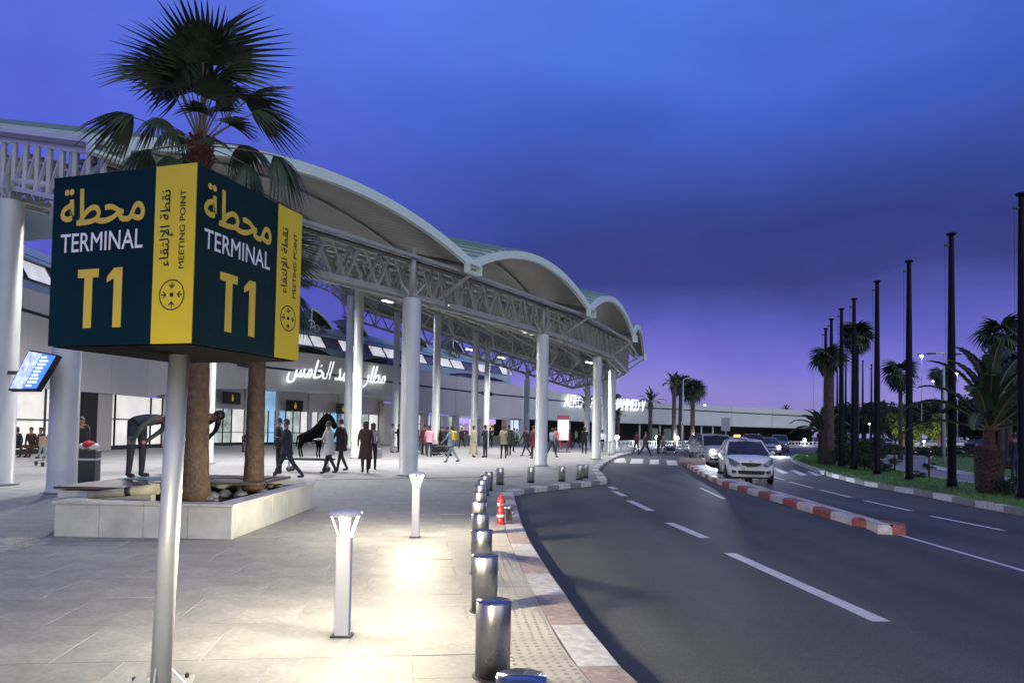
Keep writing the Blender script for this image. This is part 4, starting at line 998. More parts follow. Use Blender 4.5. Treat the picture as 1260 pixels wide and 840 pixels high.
def skeleton(pose='stand', sw=.4, arm=.3, lean=0.05, bend=1.45, female=False, armpose=None, knee=.25):
    """joint positions; person faces +Y"""
    J = {}; hipz = .90; J['pelvis'] = Vector((0, 0, hipz))
    if pose == 'bow': lean = bend
    T = lambda x, y, z: J['pelvis']+Vector((0, -math.sin(-lean)*z+math.cos(lean)*y, math.cos(lean)*z-math.sin(lean)*y*0))+Vector((x, 0, 0))
    J['spine'] = T(0, 0, .2); J['chest'] = T(0, 0, .38); J['neck'] = T(0, 0, .54)
    hl = lean if pose != 'bow' else lean+.35
    J['head'] = J['neck']+Vector((0, math.sin(hl)*.15+.01, math.cos(hl)*.15)); 
    if pose == 'bow': hl = lean+.35
    J['top'] = J['head']+Vector((0, math.sin(hl)*.09, math.cos(hl)*.09))
    J['hl'] = hl
    for s in (-1, 1):
        k = 'L' if s < 0 else 'R'; sh = T(s*.17, 0, .49); J['sh'+k] = sh; h = Vector((s*.085, 0, hipz-.03)); J['hip'+k] = h
        if pose == 'walk': a = sw*s; kn = h+Vector((s*.01, math.sin(a)*.42, -math.cos(a)*.42)); b = a-(knee if s < 0 else .05); an = kn+Vector((0, math.sin(b)*.41, -math.cos(b)*.41))
        elif pose == 'sit': kn = h+Vector((s*.05, .42, .03)); an = kn+Vector((0, .1, -.40))
        else: kn = h+Vector((s*.03, .01+.0*s, -.42)); an = kn+Vector((s*.01, -.02, -.41)); 
        J['kn'+k] = kn; J['an'+k] = an
        f = Vector((0, 1, 0)) if pose != 'walk' else Vector((0, math.cos((sw*s-.1)*.6), -abs(min(0, 0))))
        J['toe'+k] = an+Vector((s*.02, .15, -.045))
        if pose == 'bow': el = sh+Vector((s*.05, -.10, -.24)); wr = J['kn'+k]+Vector((s*.03, .07, .12)); el = (sh+wr)/2+Vector((s*.07, .03, 0))
        elif armpose == 'forward': el = sh+Vector((s*.05, .08, -.26)); wr = el+Vector((-s*.02, .24, -.02))
        elif armpose == 'folded': el = sh+Vector((s*.07, .05, -.26)); wr = el+Vector((-s*.17, .16, .05))
        elif pose == 'walk': a = -arm*s; el = sh+Vector((s*.06, math.sin(a)*.27, -math.cos(a)*.27)); b = a+.3; wr = el+Vector((0, math.sin(b)*.24, -math.cos(b)*.24))
        else: el = sh+Vector((s*.06, -.02, -.27)); wr = el+Vector((-s*.01, .06, -.24))
        J['el'+k] = el; J['wr'+k] = wr; J['hand'+k] = wr+(wr-el).normalized()*.085
    return J
def body_mesh(J, top, legs, shoe, skin, sleeve=True, f=1.0):
    V = []; Rr = []; E = []; tag_ = []
    def add(p, r, tg): V.append(p); Rr.append(r); tag_.append((p, tg)); return len(V)-1
    pe = add(J['pelvis'], .135*f, 1); sp = add(J['spine'], .125*f, 0); chs = add(J['chest'], .145*f, 0); nk = add(J['neck'], .055, 3); hd = add(J['neck'].lerp(J['head'], .55), .072, 3); hd2 = add(J['head'].lerp(J['top'], .55), .085, 3)
    E += [(pe, sp), (sp, chs), (chs, nk), (nk, hd), (hd, hd2)]
    for k in 'LR':
        a = add(J['sh'+k], .062*f, 0); b = add(J['el'+k], .045*f, 0); c = add(J['wr'+k], .033, 0 if sleeve else 2); d = add(J['hand'+k], .036, 2)
        E += [(chs, a), (a, b), (b, c), (c, d)]
        h = add(J['hip'+k], .098*f, 1); n = add(J['kn'+k], .064*f, 1); an = add(J['an'+k], .045, 1); to = add(J['toe'+k], .038, 4); hl = add(J['an'+k]+Vector((0, -.03, -.04)), .04, 4)
        E += [(pe, h), (h, n), (n, an), (an, hl), (hl, to)]
    me = bpy.data.meshes.new('b'); me.from_pydata([tuple(v) for v in V], E, []); o = bpy.data.objects.new('b', me); COL.objects.link(o)
    s = o.modifiers.new('s', 'SKIN'); s.use_smooth_shade = True
    for i, r in enumerate(Rr):
        sv = me.skin_vertices[0].data[i]; sv.radius = (r, r); sv.use_root = (i == 0)
    sb = o.modifiers.new('u', 'SUBSURF'); sb.levels = 1; sb.render_levels = 1
    dg = bpy.context.evaluated_depsgraph_get(); res = bpy.data.meshes.new_from_object(o.evaluated_get(dg)); bpy.data.objects.remove(o); bpy.data.meshes.remove(me)
    # region per face from the closest bone
    segs = [(V[a], V[b], tag_[a][1], tag_[b][1]) for a, b in E]
    mats = [top, legs, skin, skin, shoe]
    vs = [tuple(v.co) for v in res.vertices]; fs = [tuple(p.vertices) for p in res.polygons]
    # ears, nose and fingers welded into the same mesh
    m = MB(); m.v = vs; 
    for q, p in zip(fs, res.polygons):
        c = p.center; best = None
        for a, b, ta, tb in segs:
            ab = b-a; t = max(0, min(1, (c-a).dot(ab)/ab.length_squared)); d = (c-(a+ab*t)).length
            if best is None or d < best[0]: best = (d, ta if t < .5 else tb, t)
        m.face(q, True, best[1])
    hl = J['hl']; fw = Vector((0, math.cos(hl), -math.sin(hl))); upv = Vector((0, math.sin(hl), math.cos(hl))); hc = J['head']+upv*.02
    m.tube([hc+fw*.07+upv*.02, hc+fw*.115-upv*.025, hc+fw*.07-upv*.035], [.008, .016, .008], 5, mi=2)
    for s in (-1, 1): m.tube([hc+Vector((s*.078, 0, 0))-upv*.03, hc+Vector((s*.09, 0, 0)), hc+Vector((s*.078, 0, 0))+upv*.03], [.008, .015, .008], 5, mi=2)
    for k, s in (('L', -1), ('R', 1)):
        h = J['hand'+k]; d = (h-J['wr'+k]).normalized(); sd = Vector((0, 1, 0)) if abs(d.y) < .8 else Vector((1, 0, 0))
        sd = (sd-d*sd.dot(d)).normalized(); cu = d.cross(sd)*(-s)
        for i, l in enumerate((.06, .07, .065, .05)):
            b = h+sd*((1.5-i)*.018)+d*.012; m.tube([b, b+d*l*.55+cu*.006, b+d*l+cu*.022], [.0095, .009, .007], 5, mi=2)
        b = h+sd*.03-d*.03; m.tube([b, b+sd*.022+d*.03, b+sd*.02+d*.055+cu*.01], [.011, .01, .007], 5, mi=2)
    bpy.data.meshes.remove(res)
    return m.mesh('body', mats)
def person(lab, p, face, top='black', legs='darkjean', pose='stand', h=1.72, skin=None, hair='short', coat=None, coatlen=.5, group=None, f=1.0, child=None, **k):
    """face: heading in degrees, 0 = away from the camera (+Y), 90 = towards -X"""
    skin = skin or m_skin; J = skeleton(pose, **k); t = thing('person', lab, 'person', p, R(face), group)
    me = body_mesh(J, cloth(top, CL[top]), cloth(legs, CL[legs]), cloth('shoe', CL['shoe']) if pose != 'x' else skin, skin, f=f)
    zmin = min(v.co.z for v in me.vertices); s = h/1.72
    def put(o): o.scale = (s, s, s); o.location = (0, 0, -zmin*s); return o
    put(ob('body', me, t)); hl = J['hl']; upv = Vector((0, math.sin(hl), math.cos(hl))); fw = Vector((0, math.cos(hl), -math.sin(hl))); hc = J['head']+upv*.02
    m = MB(); q = Matrix((Vector((1, 0, 0)), fw, upv)).transposed()
    def cap(zs, rb, back=.012, down=.02):
        n0_ = len(m.v); K = 12
        for j, (zz, rr) in enumerate(zs):
            for i in range(K):
                a = 6.2832*i/K; yy = math.sin(a)*rr-back; z_ = zz-(down*(1 if math.sin(a) < .2 else -.9) if j == 0 else 0); m.v.append(tuple(hc+q @ Vector((math.cos(a)*rr*.93, yy, z_))))
        for j in range(len(zs)-1):
            for i in range(K): m.face((n0_+j*K+i, n0_+j*K+(i+1)%K, n0_+(j+1)*K+(i+1)%K, n0_+(j+1)*K+i), True)
        m.face([n0_+(len(zs)-1)*K+i for i in range(K)])
    if hair == 'scarf': cap([(-.16, .115), (-.06, .108), (.03, .106), (.08, .085), (.11, .03)], 0, .012, .0); put(m.build('headscarf', cloth(top, CL[top]), t))
    elif hair == 'cap': cap([(.015, .101), (.06, .095), (.095, .07), (.11, .02)], 0); m.poly([hc+fw*.08+Vector((-.06, 0, 0))+upv*.03, hc+fw*.17+Vector((-.04, 0, 0))+upv*.015, hc+fw*.17+Vector((.04, 0, 0))+upv*.015, hc+fw*.08+Vector((.06, 0, 0))+upv*.03]); put(m.build('cap', cloth('lightgrey', CL['lightgrey']), t))
    elif hair == 'long': cap([(-.12, .09), (-.04, .1), (.04, .103), (.085, .08), (.112, .03)], 0, .02, .03); put(m.build('hair', m_hair, t))
    else: cap([(-.012, .088), (.035, .092), (.07, .078), (.098, .045), (.106, .01)], 0, .014, .05); put(m.build('hair', m_hair, t))
    if coat:
        m = MB(); K = 16; sh = J['neck']; rows = []; pv = J['pelvis']; lowz = pv.z-coatlen
        prof = [(J['chest'].z+.13, .11, .075), (J['chest'].z+.08, .20, .12), (J['chest'].z-.03, .21, .145), (pv.z+.08, .17, .14), (pv.z-.05, .19, .155), (lowz, .20+.1*coatlen, .16+.13*coatlen)]
        rows = [[(a*math.cos(6.2832*i/K), b*math.sin(6.2832*i/K)+(J['chest'].y if z > pv.z+.1 else 0), z+(.015*math.sin(i*2.1) if z == lowz else 0)) for i in range(K+1)] for z, a, b in prof]
        m.grid(rows, True); put(m.build('coat' if coatlen < .6 else 'robe', cloth(coat, CL[coat]), t))
    return t, J, s, zmin
def part_box(t, nm, c, d, m_, rz=0): return MB().box(c, d, rz, ch=min(d)*.2).build(nm, m_, t)
def suitcase(lab, p, rz, c, h=.65, group=None):
    t = thing('suitcase', lab, 'suitcase', p, rz, group); MB().box((0, 0, h/2+.05), (.42, .25, h), ch=.035).build('shell', cloth(c, CL[c]), t)
    m = MB(); m.tube([(-.12, .1, h+.02), (-.12, .1, h+.28), (.12, .1, h+.28), (.12, .1, h+.02)], .012, 6); m.build('handle', m_dark, t)
    for sx in (-1, 1):
        for sy in (-1, 1): MB().tube([(sx*.17-.015, sy*.09, .03), (sx*.17+.015, sy*.09, .03)], .03, 8).build('wheel', m_black, t)
    return t
def trolley(lab, p, rz, group='luggage trolleys'):
    t = thing('luggage_trolley', lab, 'luggage trolley', p, rz, group); m = MB()
    for s in (-1, 1): m.tube([(s*.27, -.45, .2), (s*.27, -.5, .95), (s*.25, -.55, 1.02)], .016, 6); m.tube([(s*.27, -.45, .2), (s*.2, .55, .16)], .016, 6)
    m.tube([(-.25, -.55, 1.02), (.25, -.55, 1.02)], .02, 6); m.tube([(-.27, -.47, .6), (.27, -.47, .6)], .014, 6); m.build('frame', mat('chrome', (.5, .52, .55), .25, metal=1), t)
    m = MB()
    for i in range(6): m.beam((-.25+.1*i, -.45, .21), (-.2+.08*i, .55, .17), .03, .02)
    m.build('platform', MATS['chrome'], t)
    for x, y in ((-.25, -.4), (.25, -.4), (0, .5)): MB().tube([(x-.02, y, .08), (x+.02, y, .08)], .08, 12).build('wheel', m_black, t)
    return t
sit_h = .45
# --- men bowing in prayer
g1 = 'men bowing on the deck'
person('man in a slate jacket bowing deeply with hands on knees on the teal mat', (-6.24, 12.2, .615), -112, 'slate', 'navy', 'bow', 1.72, bend=1.5, skin=m_skin)
person('man in black bowing, half hidden behind the thick palm trunk', (-5.55, 12.85, .62), -122, 'black', 'black', 'bow', 1.62, bend=1.25)
person('small bowing figure in dark clothes far off between the two trunks', at(299, 556), -80, 'black', 'darkjean', 'bow', 1.65, bend=1.35)
# --- walkers on the plaza
t, J, s, z = person('man in a dark suit and white shirt striding past the planter', at(352, 590), 100, 'navy', 'darkjean', 'walk', 1.76, sw=.45, arm=.15, coat='navy', coatlen=.16, armpose='folded')
m = MB(); m.poly([(-.05, .155, 1.42), (.05, .155, 1.42), (.02, .165, 1.12), (-.02, .165, 1.12)]); m.build('shirt_front', cloth('white', CL['white']), t)
part_box(t, 'raised_phone', (.16, .32, 1.2), (.07, .02, .14), m_black)
person('man with a backpack half hidden behind the man in the suit', at(343, 583), 90, 'black', 'black', 'stand', 1.75)
t, J, s, z = person('person in a pale grey shirt pushing the trolley with the horse figure', at(404, 583), 75, 'lightgrey', 'black', 'walk', 1.70, sw=.3, armpose='forward', coat='lightgrey', coatlen=.28)
person('tall person in a long black coat walking behind the pale grey shirt', at(419, 579.5), 70, 'black', 'black', 'walk', 1.80, sw=.25, coat='black', coatlen=.25)
person('woman in a long dark brown coat walking away near the bright column', at(449, 582), 15, 'brown', 'black', 'walk', 1.72, hair='long', sw=.25, coat='brown', coatlen=.45)
t, J, s, z = person('companion in grey beside the brown coat, carrying a white shopping bag', at(458, 578), 10, 'grey', 'black', 'walk', 1.68, hair='long', sw=.25)
b = thing('shopping_bag', 'white printed shopping bag held beside the woman in brown', 'bag', at(464.5, 572)+Vector((0, 0, .28))); MB().box((0, 0, .2), (.34, .14, .4), ch=.02).build('bag_body', mat('bag_print', (.3, .3, .32), .8, var=.5, scale=9), b)
m = MB(); m.tube([(-.1, 0, .4), (-.06, 0, .54), (.06, 0, .54), (.1, 0, .4)], .008, 5); m.build('handle', m_white, b)
person('person in pale grey overalls standing at the barrier', at(482, 556.5), -60, 'lightgrey', 'lightgrey', 'stand', 1.78)
person('person in black facing the one in pale overalls', at(490.5, 556), 80, 'black', 'black', 'stand', 1.76, armpose='folded')
person('person in a pink jacket seen from behind, white trainers', at(528, 562), 5, 'pink', 'darkjean', 'walk', 1.70, sw=.16, coat='pink', coatlen=.12)
person('person in a maroon top beside the pink jacket', at(522, 559.5), -20, 'maroon', 'black', 'stand', 1.76, coat='maroon', coatlen=.3)
person('dark figure leaning in behind the pink jacket', at(538, 558), 30, 'black', 'black', 'stand', 1.74, lean=.25)
person('seated person in light trousers on the dark luggage pile', at(542, 558.5)+Vector((0, 0, 0)), -100, 'black', 'lightgrey', 'sit', 1.7)
person('dark figure standing behind the yellow backpack wearer', at(550, 558), 10, 'black', 'darkjean', 'stand', 1.66)
suitcase('dark suitcase upright beside the pink jacket', at(534, 560), .4, 'black', .6, 'suitcases by the pink jacket'); suitcase('wide black suitcase next to the seated person', at(537.5, 560), 1.2, 'navy', .55, 'suitcases by the pink jacket')
person('seated child in green beside the second thick column shaft', at(515, 559), -30, 'teal', 'grey', 'sit', 1.2)
t, J, s, z = person('walker in pale blue denim jacket with a yellow backpack', at(555.5, 569), 65, 'denim', 'denim', 'walk', 1.72, sw=.42, arm=.5, coat='denim', coatlen=.12)
MB().box((0, -.14, 1.22), (.3, .16, .42), ch=.04).build('backpack', cloth('yellow', CL['yellow']), t)
for i, (px, py, lab, tp_, po) in enumerate([(603, 551, 'small dark figure far behind the navy man', 'black', 'stand'), (546, 559, 'dark figure bending over the luggage by the seated person', 'black', 'stand'), (668, 553, 'dark figure close behind the thick column', 'black', 'walk'), (709, 551, 'distant figure in grey between totem sign and third column', 'grey', 'walk'), (568, 551, 'distant figure in black before the orange lit shop', 'black', 'walk'), (632, 556, 'figure in dark grey just past the tan jacket', 'slate', 'walk'), (512, 558, 'dark figure at the edge of the widest column', 'black', 'stand')]):
    person(lab, at(px, py), 40*i, tp_, 'black', po, 1.72, **({'lean': .45} if i == 1 else {}))
trolley('luggage trolley with a dark bag, beside the yellow backpack wearer', at(544, 561), R(70)); b = thing('travel_bag', 'dark travel bag lying on the trolley by the seated person', 'bag', at(544, 561)+Vector((0, 0, .22))); MB().box((0, 0, .2), (.45, .8, .38), 1.2, ch=.08).build('bag_body', m_black, b); MB().tube([(-.2, 0, .38), (0, 0, .47), (.2, 0, .38)], .015, 6).build('handle', m_dark, b)
person('man in a long beige robe standing beside a slim column', at(582, 562), -90, 'beige', 'beige', 'stand', 1.72, coat='beige', coatlen=.78)
person('man in navy standing upright with folded arms', at(597, 562.5), 60, 'navy', 'navy', 'stand', 1.76, armpose='folded')
person('person in tan and black holding something round', at(619.5, 563.5), 20, 'camo', 'black', 'stand', 1.74, armpose='folded', coat='camo', coatlen=.2)
person('black clad person just behind the tan jacket', at(626, 560.5), 10, 'black', 'black', 'walk', 1.82, sw=.15, coat='black', coatlen=.3)
person('person in a white top walking near the shop front', at(636, 549), 40, 'white', 'black', 'walk', 1.72, sw=.4)
t, J, s, z = person('dark dressed walker carrying a black handbag', at(647, 561), 50, 'black', 'darkjean', 'walk', 1.78, sw=.45, coat='black', coatlen=.15)
MB().box((.28, .1, .62), (.1, .3, .24), ch=.03).build('handbag', m_black, t)
person('person in maroon half hidden by the thick column', at(657, 564), 30, 'maroon', 'black', 'stand', 1.78, coat='maroon', coatlen=.3)
person('walker in a pale denim shirt emerging past the thick column', at(679, 562.5), -40, 'denim', 'darkjean', 'walk', 1.76, sw=.4)
person('person in red top behind the white totem sign', at(683, 556), 10, 'red', 'darkjean', 'stand', 1.74)
person('person in rust coloured trousers behind the totem sign', at(690, 553), 20, 'black', 'red', 'walk', 1.6, sw=.35)
person('woman in a long maroon dress near the totem sign', at(701, 552.5), -20, 'maroon', 'maroon', 'stand', 1.66, hair='scarf', coat='maroon', coatlen=.75)
person('broad figure all in black standing astride by the third column', at(719, 558.5), -10, 'black', 'black', 'walk', 1.84, sw=.15, f=1.1)
person('person in white stepping between the white columns', at(741, 556), 10, 'white', 'black', 'walk', 1.7, sw=.3)
# --- people in the road
rp = lambda x, y: at(x, y, RZ)
person('figure in black striding over the zebra crossing', rp(794, 561), -70, 'black', 'black', 'walk', 1.80, sw=.5, coat='black', coatlen=.2)
person('person in maroon walking by the barrier at the crossing', rp(783, 558), -50, 'maroon', 'black', 'walk', 1.74, sw=.25)
person('person in navy behind a trolley at the crossing', rp(810, 558), -70, 'navy', 'navy', 'stand', 1.74)
person('person in pale grey pushing a trolley over the crossing', rp(816, 558), -80, 'lightgrey', 'grey', 'walk', 1.76, sw=.3, armpose='forward')
trolley('luggage trolley pushed over the zebra crossing', rp(824, 558), R(-85)); 
t = thing('travel_bag', 'dark bag lying on the trolley at the crossing', 'bag', rp(824, 558)+Vector((0, 0, .22))); MB().box((0, 0, .18), (.9, .4, .34), 0, ch=.08).build('bag_body', m_black, t); MB().tube([(-.2, 0, .35), (0, 0, .45), (.2, 0, .35)], .015, 6).build('handle', m_dark, t)
person('man in dark blue at the lawn by the last flagpole', at(1249, 592, 0), 20, 'navy', 'darkjean', 'stand', 1.7)
# --- far side of the plaza, by the wide glass wall
for px, py, lab, tp_, sk in [(20, 562, 'person in black slumped against the glass wall', 'black', 0), (38, 562, 'person in brown sitting against the glass wall, arms raised', 'brown', 0), (50, 562, 'person in brown lying back beside the trolley', 'brown', 1)]:
    person(lab, at(px, py), 180 if px != 50 else 150, tp_, tp_, 'sit', 1.7, hair='long' if px == 20 else 'short')
person('person in blue with a yellow cap sitting behind the small trolley', at(63, 563), 170, 'denim', 'denim', 'sit', 1.7)
trolley('small empty luggage trolley with a cardboard box, near the seated group', at(54, 573), R(60))
t = thing('cardboard_box', 'brown cardboard box standing on the small trolley', 'box', at(58, 570)+Vector((0, 0, .62))); MB().box((0, 0, .18), (.45, .36, .36), ch=.01).build('carton', mat('cardboard', (.36, .24, .14), .8), t); MB().box((0, 0, .362), (.06, .362, .004)).build('tape', m_yel, t)
person('dark figure bending behind the pale blue column', at(103, 575), 180, 'black', 'black', 'stand', 1.7, lean=.3)
bn = thing('litter_bin', 'dark square litter bin heaped with white and red bags', 'bin', at(108, 596)); MB().box((0, 0, .42), (.42, .42, .84), .2, ch=.02).build('bin_body', m_dark, bn); MB().box((0, 0, .62), (.43, .43, .05), .2).build('bin_band', MATS['galvanised'], bn)
for i, (dx, c) in enumerate([(-.1, 'white'), (.12, 'white'), (.05, 'red')]):
    m = MB(); m.ball((dx, -.05*i, .93+.05*(i == 2)), .15, 10, sz=.6); o_ = m.build('rubbish_bag', cloth(c, CL[c]), bn)
# --- trolley with black horse figure
tr = thing('platform_trolley', 'low dark wheeled platform carrying the black horse figure', 'trolley', at(385, 580), R(0))
MB().box((-.15, 0, .42), (1.7, .5, .07), ch=.02).build('deck_board', m_black, tr)
for x in (-.75, .45):
    for y in (-.2, .2): MB().tube([(x, y-.02, .09), (x, y+.02, .09)], .09, 14).build('wheel', m_dark, tr); MB().beam((x, y, .09), (x, y, .4), .05, .05).build('fork', MATS['chrome'], tr)
hr = thing('horse_figure', 'big black horse figure with bowed neck standing on the wheeled platform', 'statue', at(385, 580)+Vector((-.1, 0, .455)))
V = [(-.35, 0, .78), (.0, 0, .76), (.35, 0, .84), (.5, 0, 1.1), (.62, 0, 1.38), (.8, 0, 1.42), (1.02, 0, 1.18), (1.12, 0, 1.0)]; Rv = [.23, .23, .25, .23, .20, .18, .14, .11]; E = [(i, i+1) for i in range(7)]
for x, y in ((-.42, -.1), (-.38, .12), (.35, -.1), (.4, .12)):
    n = len(V); V += [(x, y, .6), (x-(.1 if x < 0 else 0), y, .36), (x-.04, y, .14), (x+.0, y, .02)]; Rv += [.1, .05, .035, .045]; E += [(0 if x < 0 else 2, n), (n, n+1), (n+1, n+2), (n+2, n+3)]
n = len(V); V += [(-.6, 0, .75), (-.66, 0, .4)]; Rv += [.05, .03]; E += [(0, n), (n, n+1)]
me = bpy.data.meshes.new('h'); me.from_pydata(V, E, []); o = bpy.data.objects.new('h', me); COL.objects.link(o); o.modifiers.new('s', 'SKIN')
for i, r in enumerate(Rv): me.skin_vertices[0].data[i].radius = (r, r); me.skin_vertices[0].data[i].use_root = (i == 0)
o.modifiers.new('u', 'SUBSURF').levels = 1
me2 = bpy.data.meshes.new_from_object(o.evaluated_get(bpy.context.evaluated_depsgraph_get())); bpy.data.objects.remove(o); me2.materials.append(mat('horse_black', (.003, .003, .004), .95, spec=.05))
for p_ in me2.polygons: p_.use_smooth = True
ob('horse_body', me2, hr); hr.scale = (.74, .8, .98); m = MB()
for s in (-1, 1): m.tube([(.72, s*.05, 1.5), (.74, s*.06, 1.62)], [.03, .005], 5)
m.build('ears', m_black, hr); m = MB(); m.grid([[(.3+.06*i, -.03, 1.0+.07*i), (.27+.06*i, .0, 1.12+.07*i)] for i in range(8)]); m.build('mane', m_black, hr)
# crowd barrier behind the walkers (tubular rails), totem, info screen
def rail(lab, a, b, n, h=1.0, group='crowd barriers'):
    a, b = Vector(a), Vector(b); t = thing('crowd_barrier', lab, 'barrier', (a+b)/2, 0, group); c = (a+b)/2; a, b = a-c, b-c; m = MB()
    m.tube([a+Vector((0, 0, .05)), a+Vector((0, 0, h)), b+Vector((0, 0, h)), b+Vector((0, 0, .05))], .025, 6); m.tube([a+Vector((0, 0, .2)), b+Vector((0, 0, .2))], .02, 6); m.build('frame', MATS['galvanised'], t)
    for i in range(1, n): p = a.lerp(b, i/n); MB().beam(p+Vector((0, 0, .2)), p+Vector((0, 0, h)), .022, .022).build('upright', MATS['galvanised'], t)
    return t
for i, (x0_, x1_, y_) in enumerate([(350, 380, 550), (382, 412, 550), (452, 478, 549), (565, 590, 547.5), (640, 662, 547)]):
    rail('grey tubular crowd barrier '+['behind the man in the suit', 'behind the horse figure', 'behind the brown coat', 'before the lit shop with orange shelves', 'before the cool lit window'][i], at(x0_, y_), at(x1_, y_-.6), 10)
rpx = [(738, 566), (750, 562), (764, 559), (778, 556.5), (795, 553.5)]
for i in range(4): 
    rail('grey railing panel at the curved kerb, '+['in front of the pale column', 'second panel from the columns', 'third panel from the columns', 'last panel before the crossing'][i], at(*rpx[i]), at(*rpx[i+1]), 10, .95, 'railing panels at the curved kerb')
tt = thing('totem_sign', 'white rectangular totem sign with a dark red header on the plaza', 'sign', at(692.5, 556), 0)
MB().box((0, 0, 1.62), (.82, .1, 1.5), ch=.01).build('panel', mat('totem_white', (.6, .6, .62), .4), tt); MB().box((0, -.001, 2.54), (.9, .12, .3), ch=.01).build('header', mat('totem_red', (.14, .02, .03), .4), tt)
for s in (-1, 1): MB().beam((s*.3, 0, 0), (s*.3, 0, .9), .06, .06).build('leg', m_dark, tt)
MB().box((0, 0, .02), (1.1, .5, .04)).build('base_plate', m_dark, tt)
# flight information screen, tilted, hung from the tall column
c1, c2, c3, c4_ = U(12, 478, 15.2), U(45, 478, 14.8), U(69, 438, 14.9), U(36, 432, 15.3)
isn = thing('information_screen', 'lit flight information screen tilted on the tall white column', 'screen'); m = MB(); q = [c1, c2, c3, c4_]; ce = (c1+c2+c3+c4_)/4; nn = (c2-c1).cross(c3-c2).normalized(); nn = nn if nn.y < 0 else -nn
def slab(q, th, nm, mm, par):
    m = MB(); m.v = [tuple(p) for p in q]+[tuple(p-nn*th) for p in q]
    for f in ((0,1,2,3),(4,7,6,5),(0,4,5,1),(1,5,6,2),(2,6,7,3),(3,7,4,0)): m.face(f)
    return m.build(nm, mm, par)
slab([ce+(p-ce)*1.08 for p in q], .1, 'housing', m_black, isn)
h0, h1 = c1.lerp(c2, .5), c4_.lerp(c3, .5)
slab([p+nn*.01 for p in (c1, h0, h1, c4_)], .005, 'display', mat('display_pale', (.3, .35, .45), .3, emit=(.62, .75, 1), es=.95, var=.3, scale=9), isn)
slab([p+nn*.01 for p in (h0+(c2-c1)*.02, c2, c3, h1+(c2-c1)*.02)], .005, 'display', mat('display_blue', (.05, .15, .5), .3, emit=(.10, .28, .95), es=1.0), isn)
rr_ = random.Random(1)
for i in range(9):
    u = .08+.1*i; a = h0.lerp(h1, u)+(c2-c1)*.06; b = h0.lerp(h1, u)+(c2-c1)*rr_.uniform(.25, .42); m = MB(); m.beam(a+nn*.014, b+nn*.014, .001, .045); m.build('text_row', mat('row_lit', (1, 1, 1), .4, emit=(.8, .9, 1), es=.9), isn)
MB().beam(ce-nn*.1, Vector((pc.x+.2, pc.y-.1, ce.z+.1)), .08, .08).build('bracket', m_dark, isn)
